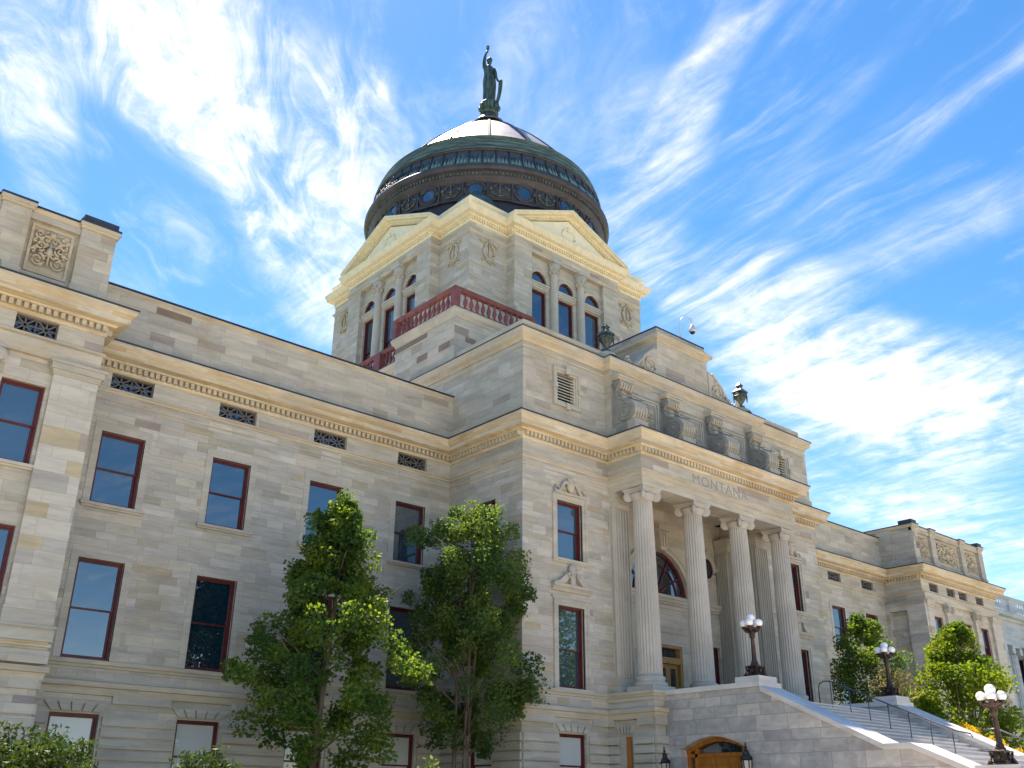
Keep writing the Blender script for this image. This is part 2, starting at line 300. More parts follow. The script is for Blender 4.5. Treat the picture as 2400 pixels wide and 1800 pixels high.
# ------------------------------------------------------------------ mesh builder (survey units)
WLOC = {}
def W(p): return Vector((p[0]*S, p[1]*S, p[2]*S + EYE))
class MB:
    def __init__(s): s.v = []; s.f = []; s.smooth = []
    def face(s, pts, sm=False):
        i = len(s.v); s.v += [tuple(p) for p in pts]; s.f.append(tuple(range(i, i+len(pts)))); s.smooth.append(sm)
    def box(s, x0, x1, y0, y1, z0, z1):
        i = len(s.v)
        s.v += [(x, y, z) for z in (z0, z1) for y in (y0, y1) for x in (x0, x1)]
        for q in ((0,1,3,2),(4,6,7,5),(0,4,5,1),(2,3,7,6),(0,2,6,4),(1,5,7,3)): s.f.append(tuple(i+k for k in q)); s.smooth.append(False)
    def prism(s, pts, vec):
        n = len(pts); i = len(s.v); vec = Vector(vec)
        s.v += [tuple(p) for p in pts] + [tuple(Vector(p)+vec) for p in pts]
        s.f.append(tuple(i+k for k in range(n))[::-1]); s.f.append(tuple(i+n+k for k in range(n))); s.smooth += [False, False]
        for k in range(n):
            a, b = k, (k+1) % n; s.f.append((i+a, i+b, i+n+b, i+n+a)); s.smooth.append(False)
    def sweep(s, prof, path, closed=False, caps=True):
        """prof [(out,z)], path [(x,y)]; outward is to the right of the direction of travel"""
        P = [Vector(p) for p in path]; n = len(P); rings = []
        for k in range(n):
            def nrm(a, b): d = (b-a).normalized(); return Vector((d.y, -d.x))
            if closed: n1, n2 = nrm(P[k-1], P[k]), nrm(P[k], P[(k+1) % n])
            else:
                n1 = nrm(P[k-1], P[k]) if k > 0 else nrm(P[k], P[k+1]); n2 = nrm(P[k], P[k+1]) if k < n-1 else n1
            mdir = (n1+n2)/(1+n1.dot(n2)); rings.append(mdir)
        i = len(s.v); L = len(prof)
        for k in range(n):
            for o_, z in prof: q = P[k] + rings[k]*o_; s.v.append((q.x, q.y, z))
        for k in range(n if closed else n-1):
            a = i+k*L; b = i+((k+1) % n)*L
            for j in range(L-1): s.f.append((a+j, b+j, b+j+1, a+j+1)); s.smooth.append(False)
        if caps and not closed:
            s.f.append(tuple(i+j for j in range(L))); s.f.append(tuple(i+(n-1)*L+j for j in range(L))[::-1]); s.smooth += [False, False]
    def lathe(s, prof, c=(0, 0), n=24, a0=0.0, a1=2*math.pi, sm=True, rf=None, sx=1.0, sy=1.0):
        full = abs(a1-a0-2*math.pi) < 1e-6; m_ = n if full else n+1; i = len(s.v)
        for r, z in prof:
            for k in range(m_):
                a = a0+(a1-a0)*k/n; rr = rf(r, a, z) if rf else r
                s.v.append((c[0]+sx*rr*math.cos(a), c[1]+sy*rr*math.sin(a), z))
        for j in range(len(prof)-1):
            for k in range(n):
                b = (k+1) % m_ if full else k+1
                s.f.append((i+j*m_+k, i+j*m_+b, i+(j+1)*m_+b, i+(j+1)*m_+k)); s.smooth.append(sm)
    def tube(s, pts, rad, n=8, sm=True, caps=True):
        pts = [Vector(p) for p in pts]; i = len(s.v); m_ = len(pts)
        rads = rad if isinstance(rad, (list, tuple)) else [rad]*m_
        ref = Vector((0, 0, 1))
        for k, p in enumerate(pts):
            tg = (pts[min(k+1, m_-1)]-pts[max(k-1, 0)])
            tg = tg.normalized() if tg.length > 1e-9 else Vector((0, 0, 1))
            rf = ref if abs(tg.dot(ref)) < 0.95 else Vector((1, 0, 0))
            a = tg.cross(rf).normalized(); b = tg.cross(a)
            for j in range(n):
                an = 2*math.pi*j/n; s.v.append(tuple(p + (a*math.cos(an)+b*math.sin(an))*rads[k]))
        for k in range(m_-1):
            for j in range(n):
                s.f.append((i+k*n+j, i+k*n+(j+1) % n, i+(k+1)*n+(j+1) % n, i+(k+1)*n+j)); s.smooth.append(sm)
        if caps:
            s.f.append(tuple(i+j for j in range(n))); s.f.append(tuple(i+(m_-1)*n+j for j in range(n))[::-1]); s.smooth += [False, False]
    def ball(s, c, r, n=10, sx=1, sy=1, sz=1):
        pr = [(r*math.sin(math.pi*k/n)+1e-5, -r*math.cos(math.pi*k/n)) for k in range(n+1)]; i0 = len(s.v)
        s.lathe(pr, (0, 0), n*2)
        for k in range(i0, len(s.v)): x, y, z = s.v[k]; s.v[k] = (c[0]+x*sx, c[1]+y*sy, c[2]+z*sz)
    def xform(s, fn, i0=0):
        for k in range(i0, len(s.v)): s.v[k] = tuple(fn(s.v[k]))
    def mesh(s, name, mats, origin, recalc=True, local=False, tone=None):
        me = bpy.data.meshes.new(name)
        A = np.array(s.v, dtype=float).reshape(-1, 3)*S
        if not local: A[:, 2] += EYE; A -= np.array(origin)
        me.from_pydata(A.tolist(), [], s.f)
        for mt in (mats if isinstance(mats, (list, tuple)) else [mats]): me.materials.append(MATS[mt])
        me.polygons.foreach_set('use_smooth', s.smooth)
        if recalc:
            bm = bmesh.new(); bm.from_mesh(me); bmesh.ops.recalc_face_normals(bm, faces=bm.faces); bm.to_mesh(me); bm.free()
        me.update()
        # box-projected UVs in metres
        nl = len(me.loops); vi = np.empty(nl, dtype=np.int32); me.loops.foreach_get('vertex_index', vi)
        co = np.empty(len(me.vertices)*3); me.vertices.foreach_get('co', co); co = co.reshape(-1, 3)
        if not local: co = co + np.array(origin)
        npoly = len(me.polygons); nm = np.empty(npoly*3); me.polygons.foreach_get('normal', nm); nm = np.abs(nm.reshape(-1, 3))
        tot = np.empty(npoly, dtype=np.int32); me.polygons.foreach_get('loop_total', tot)
        ln = np.repeat(nm, tot, axis=0); lc = co[vi]
        uv = np.empty((nl, 2)); xd = ln[:, 0] > ln[:, 1]; zd = (ln[:, 2] > 0.75)
        uv[:, 0] = np.where(xd, lc[:, 1]+37.3, lc[:, 0]); uv[:, 1] = np.where(zd, lc[:, 1], lc[:, 2])
        uv[:, 0] = np.where(zd, lc[:, 0], uv[:, 0])
        ul = me.uv_layers.new(name='UVMap'); ul.data.foreach_set('uv', uv.ravel())
        return me
    def build(s, name, mat, parent=None, origin=None, rotz=0.0, **kw):
        pl = WLOC.get(parent.name, Vector((0, 0, 0))) if parent else Vector((0, 0, 0))
        og = W(origin) if origin is not None else (pl if parent else Vector((0, 0, 0)))
        me = s.mesh(name, mat, og, **kw)
        o = bpy.data.objects.new(name, me); C.objects.link(o); o.location = og - pl
        if parent: o.parent = parent
        WLOC[o.name] = og.copy()
        return o
ZONES = [6.9, 19.7, 28.03, 36.36, 48.86]
def side_of(x, y): dx, dy = x-28.03, y-34.14; return (0 if dy < 0 else 3) if abs(dy) > abs(dx) else (1 if dx < 0 else 2)
def split_build(mb, name, mat, parent, key=None):
    """one mesh per stretch of the building: end bays, wings, centre"""
    par = list(range(len(mb.v)))
    def find(a):
        while par[a] != a: par[a] = par[par[a]]; a = par[a]
        return a
    for f in mb.f:
        for k in f[1:]: par[find(k)] = find(f[0])
    acc = {}
    for i, v in enumerate(mb.v): q = acc.setdefault(find(i), [0, 0, 0]); q[0] += v[0]; q[1] += 1; q[2] += v[1]
    zone = {r_: (key(q[0]/q[1], q[2]/q[1]) if key else sum(q[0]/q[1] > z for z in ZONES)) for r_, q in acc.items()}
    for zn in range(6):
        sub = MB(); mp = {}
        for f, sm in zip(mb.f, mb.smooth):
            if zone[find(f[0])] != zn: continue
            for k in f:
                if k not in mp: mp[k] = len(sub.v); sub.v.append(mb.v[k])
            sub.f.append(tuple(mp[k] for k in f)); sub.smooth.append(sm)
        if sub.f: sub.build(name, mat, parent)
def thing(name, label, cat, loc, group=None, rotz=0.0):
    o = bpy.data.objects.new(name, None); C.objects.link(o); o.location = W(loc); WLOC[o.name] = W(loc); o.empty_display_size = 0.5
    o.rotation_euler.z = rotz; tag(o, label, cat, group); return o
def tag(o, label=None, cat=None, group=None, kind=None):
    for k, v in (('label', label), ('category', cat), ('group', group), ('kind', kind)):
        if v: o[k] = v
    return o
def copy_tree(o, parent=None):
    c = o.copy(); C.objects.link(c)
    if parent is not None: c.parent = parent
    WLOC[c.name] = WLOC.get(o.name, Vector()).copy()
    for ch in list(o.children): copy_tree(ch, c)
    return c

# ------------------------------------------------------------------ ground
g = MB(); g.box(-900, 900, -900, 900, GZ-0.5, GZ); tag(g.build('lawn', 'grass_ground'), kind='structure')
g = MB(); g.box(-34, 90, -40, 16, GZ, GZ+0.004); tag(g.build('bounce_plaza', 'concrete'), kind='structure')  # unseen paving, added wide to bounce warm sunlight onto the facade
g = MB(); g.box(-60, 100, 2, 5, GZ+0.003, GZ+0.008); tag(g.build('path', 'concrete'), kind='structure')

# ------------------------------------------------------------------ the capitol
CX, CY = 28.03, 34.14
YW, YB, YP, YQ, YA = 25.79, 23.75, 22.0, 20.45, 21.69     # wing, bay, pavilion, portico, attic planes
XBL, XPL, XPR, XBR, XE = 6.9, 19.71, 36.35, 48.85, 57.25
XQL, XQR = 23.66, 32.45
cap = thing('capitol_building', 'pale sandstone capitol with copper dome, red-framed windows and a columned portico', 'building', (CX, 34, GZ))
ZC = 11.71   # top of main cornice

def wall(mb, fr, a0, a1, z0, z1, holes=(), depth=0.25):
    """wall face in frame fr (a, out, z) with rectangular holes and their reveals"""
    As = sorted({a0, a1} | {h[0] for h in holes} | {h[1] for h in holes}); Zs = sorted({z0, z1} | {h[2] for h in holes} | {h[3] for h in holes})
    for i in range(len(As)-1):
        for j in range(len(Zs)-1):
            ca, cz = (As[i]+As[i+1])/2, (Zs[j]+Zs[j+1])/2
            if any(h[0] < ca < h[1] and h[2] < cz < h[3] for h in holes): continue
            mb.face([fr(As[i], 0, Zs[j]), fr(As[i+1], 0, Zs[j]), fr(As[i+1], 0, Zs[j+1]), fr(As[i], 0, Zs[j+1])])
    for h in holes:
        for (p, q) in (((h[0], h[2]), (h[1], h[2])), ((h[1], h[2]), (h[1], h[3])), ((h[1], h[3]), (h[0], h[3])), ((h[0], h[3]), (h[0], h[2]))):
            mb.face([fr(p[0], 0, p[1]), fr(q[0], 0, q[1]), fr(q[0], -depth, q[1]), fr(p[0], -depth, p[1])])
def front(Y): return lambda a, o, z: (a, Y-o, z)
def west(X): return lambda a, o, z: (X-o, a, z)
def east(X): return lambda a, o, z: (X+o, a, z)
def fbox(mb, fr, a0, a1, o0, o1, z0, z1):
    p, q = fr(a0, o0, z0), fr(a1, o1, z1)
    mb.box(min(p[0], q[0]), max(p[0], q[0]), min(p[1], q[1]), max(p[1], q[1]), z0, z1)
def fprism(mb, fr, pts, o0, o1):
    a = [fr(x, o0, z) for x, z in pts]; b = fr(pts[0][0], o1, pts[0][1])
    mb.prism(a, Vector(b)-Vector(a[0]))

# windows: local frame x across, y into the wall, z up from the sill
WP = {}
def window_proto(w_, h_, glass, surround, rail=0.5):
    key = (round(w_, 2), round(h_, 2), glass, surround, rail)
    if key in WP: return WP[key]
    f = MB(); b = 0.085; dz_ = 0.16
    def ring(x0, x1, z0, z1, t_, y0, y1):
        f.box(x0, x0+t_, y0, y1, z0, z1); f.box(x1-t_, x1, y0, y1, z0, z1)
        f.box(x0+t_, x1-t_, y0, y1, z1-t_, z1); f.box(x0+t_, x1-t_, y0, y1, z0, z0+t_)
    ring(-w_/2, w_/2, 0, h_, 0.055, 0.10, 0.24)
    zr = h_*rail
    ring(-w_/2+0.055, w_/2-0.055, zr-0.02, h_-0.055, 0.035, 0.14, 0.20)
    ring(-w_/2+0.055, w_/2-0.055, 0.055, zr+0.02, 0.045, 0.17, 0.235)
    p_ = MB(); e_ = 0.08
    p_.box(-w_/2+e_, w_/2-e_, 0.175, 0.182, zr, h_-e_); p_.box(-w_/2+e_, w_/2-e_, 0.205, 0.212, e_, zr)
    meF = f.mesh('window', 'window_red', (0, 0, 0), local=True); meP = p_.mesh('pane', glass, (0, 0, 0), local=True)
    s_ = MB()
    if surround != 'none':
        q = 0.19
        if surround == 'moulded':
            for k, (e0, e1, pr) in enumerate(((0, 0.10, 0.035), (0.10, 0.2, 0.06))):
                s_.box(-w_/2-e1, -w_/2-e0, -pr, 0.06, 0, h_+e1); s_.box(w_/2+e0, w_/2+e1, -pr, 0.06, 0, h_+e1); s_.box(-w_/2-e0, w_/2+e0, -pr, 0.06, h_+e0, h_+e1)
        elif surround != 'sill_only':
            s_.box(-w_/2-q, -w_/2, -0.018, 0.05, 0, h_+0.24); s_.box(w_/2, w_/2+q, -0.018, 0.05, 0, h_+0.24); s_.box(-w_/2, w_/2, -0.018, 0.05, h_, h_+0.24)
        if surround in ('sill', 'sill_only', 'moulded'):
            s_.box(-w_/2-0.24, w_/2+0.24, -0.11, 0.12, -0.075, 0); s_.box(-w_/2-0.2, w_/2+0.2, -0.06, 0.05, -0.13, -0.075)
    meS = s_.mesh('surround', 'sandstone_smooth', (0, 0, 0), local=True) if s_.v else None
    WP[key] = (meF, meP, meS); return WP[key]
def window(cx, z0, z1, w_, fr, rz=0.0, glass='window_glass', surround='plain', rail=0.5, name='window', parent=None):
    if glass == 'window_glass' and int(cx*7.3+z0*3.1) % 3 == 1: glass = 'curtained_glass'   # net curtains behind some panes
    a, b, c = window_proto(w_, z1-z0, glass, surround, rail)
    par = parent or cap; wl = W(fr(cx, 0, z0))
    o = bpy.data.objects.new(name, a); C.objects.link(o); o.parent = par; o.location = wl-WLOC[par.name]; o.rotation_euler.z = rz
    q = bpy.data.objects.new('pane', b); C.objects.link(q); q.parent = o
    if c: q = bpy.data.objects.new('surround', c); C.objects.link(q); q.parent = o
    return o

# lattice grilles in the frieze
GP = {}
def grille(a0, a1, z0, z1, fr):
    w_, h_ = a1-a0, z1-z0; key = (round(w_, 2), round(h_, 2))
    if key not in GP:
        g = MB(); t_ = 0.03
        g.box(0, t_, 0.10, 0.15, 0, h_); g.box(w_-t_, w_, 0.10, 0.15, 0, h_); g.box(t_, w_-t_, 0.10, 0.15, 0, t_); g.box(t_, w_-t_, 0.10, 0.15, h_-t_, h_)
        nx = 2 if w_ > 1.1 else 2
        cw = w_/nx
        for k in range(nx):
            xc, zc = cw*(k+.5), h_/2
            for an in (0, 90, math.degrees(math.atan2(h_, cw)), -math.degrees(math.atan2(h_, cw))):
                ca, sa = math.cos(R(an)), math.sin(R(an))
                ex = cw/2 if an in (0,) else (0 if an == 90 else cw/2); L = (cw/2 if an == 0 else (h_/2 if an == 90 else math.hypot(cw/2, h_/2)))*0.97
                hw = 0.02
                pts = [(xc+ca*L*sx-sa*hw*sy, 0.11, zc+sa*L*sx+ca*hw*sy) for sx, sy in ((-1, -1), (1, -1), (1, 1), (-1, 1))]
                g.prism(pts, (0, 0.03, 0))
            if k: g.box(cw*k-0.015, cw*k+0.015, 0.105, 0.145, 0, h_)
        bk = MB(); bk.box(0, w_, 0.24, 0.26, 0, h_)
        # glints of glazing behind the lattice
        GP[key] = (g.mesh('grille', 'iron_grille', (0, 0, 0), local=True), bk.mesh('pane', 'window_glass', (0, 0, 0), local=True))
    o = bpy.data.objects.new('grille', GP[key][0]); C.objects.link(o); o.parent = cap; o.location = W(fr(a0, 0, z0))-WLOC[cap.name]
    q = bpy.data.objects.new('pane', GP[key][1]); C.objects.link(q); q.parent = o

# rusticated basement courses with flat-arch voussoirs
def rustic(mb, fr, a0, a1, holes, z0=GZ, z1=2.56, h=0.262, proud=0.075, gap=0.05):
    n = int((z1-z0)/h)+1
    for k in range(n):
        zt = z1-0.22-k*h if k else z1; zb = z1-0.22-(k+1)*h if k else z1-0.22
        zt_ = zt-(gap if k else 0.0)
        segs = [(a0, a1)]
        for (h0, h1, hz0, hz1) in holes:
            top = hz1+0.45
            if zb < top-0.02 and zt > hz0:
                marg = 0.06
                if zb >= hz1-0.05: marg = 0.06+0.15*min(1, (zb-hz1+0.1)/0.4)+0.04
                ns = []
                for s0, s1 in segs:
                    if h1+marg <= s0 or h0-marg >= s1: ns.append((s0, s1)); continue
                    if h0-marg > s0: ns.append((s0, h0-marg))
                    if h1+marg < s1: ns.append((h1+marg, s1))
                segs = ns
        for s0, s1 in segs:
            if s1-s0 > 0.03 and zt_ > zb+0.01: fbox(mb, fr, s0, s1, -0.03, proud, zb, zt_)
    for (h0, h1, hz0, hz1) in holes:      # five splayed stones over the opening
        wd = (h1-h0)+0.04; c = (h0+h1)/2; zb, zt = hz1+0.05, z1-0.235
        for k in range(5):
            b0, b1 = c-wd/2+wd*k/5+0.024, c-wd/2+wd*(k+1)/5-0.024; sp = 1.32
            fprism(mb, fr, [(b0, zb), (b1, zb), (c+(b1-c)*sp, zt), (c+(b0-c)*sp, zt)], -0.03, proud)

ROW2 = (7.29, 9.28); ROW1 = (3.35, 5.84); ROW0 = (0.3, 2.07); GR = (10.55, 10.99)
wl = MB(); gr = MB(); ru = MB()
fw_ = front(YW)
WLX = [7.88, 11.08, 14.28, 17.5]; WW = 1.2
WRX = [37.25, 40.35, 43.45, 46.56]; WWR = 1.15
for x0, x1, xs, ww in ((XBL-.5, XPL, WLX, WW), (XPR, XBR+.5, WRX, WWR)):
    hs_ = [(x, x+ww, *r) for x in xs for r in (ROW2, ROW1, ROW0)]
    wall(wl, fw_, x0, x1, GZ, 10.5, hs_)
    wall(gr, fw_, x0, x1, 10.5, 11.1, [(x, x+ww, *GR) for x in xs])
    rustic(ru, fw_, x0, x1, [(x, x+ww, *ROW0) for x in xs])
    for k, x in enumerate(xs):
        window(x+ww/2, ROW2[0], ROW2[1], ww, fw_, surround='sill'); window(x+ww/2, ROW1[0], ROW1[1], ww, fw_, surround='plain')
        window(x+ww/2, ROW0[0], ROW0[1], ww, fw_, glass='shaded_glass', surround='none', rail=0.5)
        grille(x, x+ww, GR[0], GR[1], fw_)
# end bays
fb = front(YB)
BL_ = [(4.78, 5.78), (2.85, 3.8), (1.55, 2.5), (-.4, .6)]; BR_ = [(49.7, 50.64), (51.6, 52.5), (52.93, 53.87), (54.93, 55.85)]
for x0, x1, xs in ((-1.6, XBL, BL_), (XBR, XE, BR_)):
    wall(wl, fb, x0, x1, GZ, 10.5, [(a, b, *r) for a, b in xs for r in (ROW2, ROW1, ROW0)])
    wall(gr, fb, x0, x1, 10.5, 11.1, [(a, b, *GR) for a, b in xs])
    rustic(ru, fb, x0, x1, [(a, b, *ROW0) for a, b in xs])
    for a, b in xs:
        window((a+b)/2, ROW2[0], ROW2[1], b-a, fb, surround='sill_only'); window((a+b)/2, ROW1[0], ROW1[1], b-a, fb, surround='none')
        window((a+b)/2, ROW0[0], ROW0[1], b-a, fb, glass='shaded_glass', surround='none'); grille(a, b, GR[0], GR[1], fb)
for X, f_ in ((XBL, east(XBL)), (XBR, west(XBR))):
    wall(wl, f_, YB, YW, GZ, 10.5); wall(gr, f_, YB, YW, 10.5, 11.1); rustic(ru, f_, YB, YW, [])
wall(wl, west(-1.6), YB, 60, GZ, 11.1); wall(wl, east(XE), YB, 60, GZ, 11.1)
# pavilion
fp = front(YP); fl = west(XPL); fr_ = east(XPR)
PW = (21.19, 22.34); PWR = (33.75, 34.9)
SW = (23.3, 24.42)
for (x0, x1, pw) in ((XPL, XQL+.1, PW), (XQR-.1, XPR, PWR)):
    wall(wl, fp, x0, x1, GZ, 10.5, [(pw[0], pw[1], 7.33, 9.24), (pw[0], pw[1], 3.37, 5.84), (pw[0], pw[1], *ROW0)])
    wall(gr, fp, x0, x1, 10.5, 11.1); rustic(ru, fp, x0, x1, [(pw[0], pw[1], *ROW0)])
    cxp = (pw[0]+pw[1])/2
    window(cxp, 7.33, 9.24, pw[1]-pw[0], fp, surround='moulded'); window(cxp, 3.37, 5.84, pw[1]-pw[0], fp, surround='moulded', rail=0.47)
    window(cxp, ROW0[0], ROW0[1], pw[1]-pw[0], fp, glass='shaded_glass', surround='none')
for f_, rz in ((fl, -math.pi/2), (fr_, math.pi/2)):
    wall(wl, f_, YP, YW+.3, GZ, 10.5, [(SW[0], SW[1], 7.33, 9.24), (SW[0], SW[1], *ROW0)]); wall(gr, f_, YP, YW+.3, 10.5, 11.1)
    rustic(ru, f_, YP, YW, [(SW[0], SW[1], *ROW0)])
    window(sum(SW)/2, 7.33, 9.24, SW[1]-SW[0], f_, rz=rz, surround='sill'); window(sum(SW)/2, ROW0[0], ROW0[1], SW[1]-SW[0], f_, rz=rz, glass='shaded_glass', surround='none')
split_build(wl, 'wall', 'sandstone', cap); split_build(gr, 'frieze', 'sandstone_frieze', cap); split_build(ru, 'rusticated_base', 'sandstone_smooth', cap)

# plan outline of the front, outward on the right-hand side
PATH = [(-1.6, 40), (-1.6, YB), (XBL, YB), (XBL, YW), (XPL, YW), (XPL, YP), (XQL, YP), (XQL, YQ), (XQR, YQ), (XQR, YP), (XPR, YP), (XPR, YW), (XBR, YW), (XBR, YB), (XE, YB), (XE, 40)]
BASEP = PATH[:6] + [(23.3, YP), (23.3, 20.1), (32.8, 20.1), (32.8, YP)] + PATH[10:]
co = MB()
prof = [(-.05, 11.0), (.03, 11.0), (.05, 11.08), (.05, 11.24), (.19, 11.25), (.21, 11.30), (.42, 11.33), (.44, 11.36), (.44, 11.48), (.46, 11.50), (.50, 11.56), (.545, 11.62), (.555, 11.68), (.555, 11.70), (-.05, 11.75)]
co.sweep(prof, PATH)
def dentils(mb, path, o0, o1, z0, z1, step=0.175, wd=0.10):
    for k in range(len(path)-1):
        a, b = Vector(path[k]), Vector(path[k+1]); d_ = b-a; L = d_.length; d_.normalize(); nn = Vector((d_.y, -d_.x)); n = max(1, int(L/step))
        for j in range(n+1):
            c = a + d_*(L*(j+.5)/(n+1)) if True else None
            p = [c - d_*wd/2 + nn*o0, c + d_*wd/2 + nn*o0, c + d_*wd/2 + nn*o1, c - d_*wd/2 + nn*o1]
            mb.prism([(q.x, q.y, z0) for q in p], (0, 0, z1-z0))
co.build('cornice', 'cornice_stone', cap)
dn = MB(); dentils(dn, PATH[1:-1], 0.045, 0.175, 11.09, 11.24); split_build(dn, 'dentil_band', 'moulding_stone', cap)
fla = MB(); fla.sweep([(-.1, 11.705), (.575, 11.705), (.575, 11.745), (.50, 11.76), (-.1, 11.80)], PATH); fla.build('roof_flashing', 'lead_flashing', cap)
st = MB()
st.sweep([(-.05, 10.38), (.03, 10.38), (.035, 10.44), (.08, 10.47), (.08, 10.51), (-.05, 10.53)], PATH)
st.sweep([(-.05, 10.16), (.022, 10.16), (.022, 10.2), (-.05, 10.22)], PATH[:7]); st.sweep([(-.05, 10.16), (.022, 10.16), (.022, 10.2), (-.05, 10.22)], PATH[9:])
st.sweep([(-.05, 3.14), (.04, 3.16), (.06, 3.22), (.10, 3.24), (.10, 3.32), (-.05, 3.34)], BASEP)
st.sweep([(-.05, 2.50), (.06, 2.52), (.08, 2.60), (.10, 2.68), (.15, 2.70), (.15, 2.82), (-.05, 2.87)], BASEP)
split_build(st, 'string_course', 'moulding_stone', cap)
# corner piers and pilasters of the end bays
pi_ = MB(); cpv = MB()
def pilaster(x0, x1, Y, volute=False, o=0.14):
    f_ = front(Y)
    fbox(pi_, f_, x0, x1, -.02, o, 3.3, 9.62)
    for (e, z0, z1) in ((.03, 9.62, 9.68), (.05, 9.68, 9.75), (.10, 9.75, 9.9), (.14, 9.9, 9.97)):
        fbox(cpv, f_, x0-e, x1+e, 0, o+e, z0, z1)
    for (e, z0, z1) in ((.05, 2.87, 3.14), (.06, 3.34, 3.62), (.10, 3.62, 3.68), (.03, 3.68, 4.05)):
        fbox(cpv, f_, x0-e, x1+e, 0, o+e, z0, z1)
    if volute:
        for xx in (x0, x1):
            for rr, oo in ((.16, .12), (.11, .15), (.05, .18)):
                pts = [f_(xx+rr*math.cos(a), 0.05, 9.72+rr*math.sin(a)) for a in [2*math.pi*k/16 for k in range(16)]]
                cpv.prism(pts, (0, -(o+oo), 0))
for x0, x1, v in ((5.85, XBL+.02, 0), (4.05, 4.55, 1), (.85, 1.35, 1)): pilaster(x0, x1, YB, v)
for x0, x1, v in ((XBR-.02, 49.45, 0), (50.93, 51.4, 1), (54.1, 54.6, 1), (56.2, XE+.02, 0)): pilaster(x0, x1, YB, v)
# side of the right-hand bay: sunk panel between two piers
fs = west(XBR)
fbox(pi_, fs, YB-.14, YB+.85, -.02, .24, 3.3, 9.95); fbox(pi_, fs, YW-.22, YW, -.02, .22, 3.3, 9.95); fbox(pi_, fs, YB+.85, YW-.22, -.02, .22, 9.55, 9.95)
split_build(pi_, 'pier', 'sandstone_pier', cap); split_build(cpv, 'pier_moulding', 'sandstone_smooth', cap)
ar = MB()
for a in (0, 1):
    x0, x1 = ((-1.6, XBL), (XBR, XE))[a]
    fbox(ar, fb, x0, x1, 0, .12, 9.97, 10.38)
split_build(ar, 'architrave', 'moulding_stone', cap)

# wing parapets
pa = MB(); pc = MB()
for x0, x1 in ((XBL-.6, XPL), (XPR, XBR+.6)):
    wall(pa, front(YW-0.02), x0, x1, 11.7, 13.4); pa.box(x0, x1, YW, YW+.6, 11.7, 13.4)
    pc.sweep([(-.6, 13.36), (.02, 13.36), (.04, 13.40), (.04, 13.44), (.09, 13.50), (.09, 13.54), (-.6, 13.56)], [(x0, YW), (x1, YW)])
    fbox(pa, front(YW), x0, x1, -.02, .06, 11.7, 12.0)
# bay attics: piers, sunk panels with carving, coping
def relief(w_, h_, seed, rich=1.0):
    """carved scrolls: raised spiral tubes mirrored about the centre"""
    rnd = random.Random(seed); b = MB()
    def spiral(cx, cz, r0, turns, a0, sgn, th):
        pts = []; n = int(14*turns)
        for k in range(n+1):
            f = k/n; a = a0+sgn*2*math.pi*turns*f; r = r0*(1-f*.85)
            pts.append((cx+r*math.cos(a), -0.02, cz+r*math.sin(a)))
        return pts, [th*(1-.4*k/n) for k in range(n+1)]
    for sx in (-1, 1):
        for (fx, fz, fr0, tn, a0, sg) in ((.25, .22, .19, 1.8, 90, 1), (.24, .56, .15, 1.5, -90, -1), (.30, .84, .13, 1.4, 200, 1), (.1, .4, .09, 1, 0, -1), (.1, .75, .1, 1.2, 30, 1), (.38, .40, .07, 1, 10, 1), (.36, .66, .06, 1, 100, -1)):
            pts, th = spiral(0, fz*h_, fr0*w_, tn, R(a0), sg, 0.035*w_)
            b.tube([(sx*(fx*w_+p[0])+0, p[1], p[2]) for p in pts], th, 6)
        for k in range(int(9*rich)):
            x, z = sx*rnd.uniform(.04, .42)*w_, rnd.uniform(.1, .93)*h_; b.ball((x, -.01, z), rnd.uniform(.03, .06)*w_, 4, 1.3, .8, 1)
    b.ball((0, -.03, .45*h_), .1*w_, 6, .8, .6, 1.3); b.ball((0, -.03, .85*h_), .09*w_, 5); b.tube([(0, -.03, .1*h_), (0, -.03, .8*h_)], .03*w_, 6)
    return b
REL = relief(1.0, 1.15, 3).mesh('carved_panel', 'relief_stone', (0, 0, 0), local=True)
def put(mesh, name, loc, parent, rz=0, sc=(1, 1, 1), mat=None):
    o = bpy.data.objects.new(name, mesh); C.objects.link(o); o.parent = parent; o.location = W(loc)-WLOC[parent.name]; o.rotation_euler.z = rz; o.scale = sc
    WLOC[o.name] = W(loc); return o
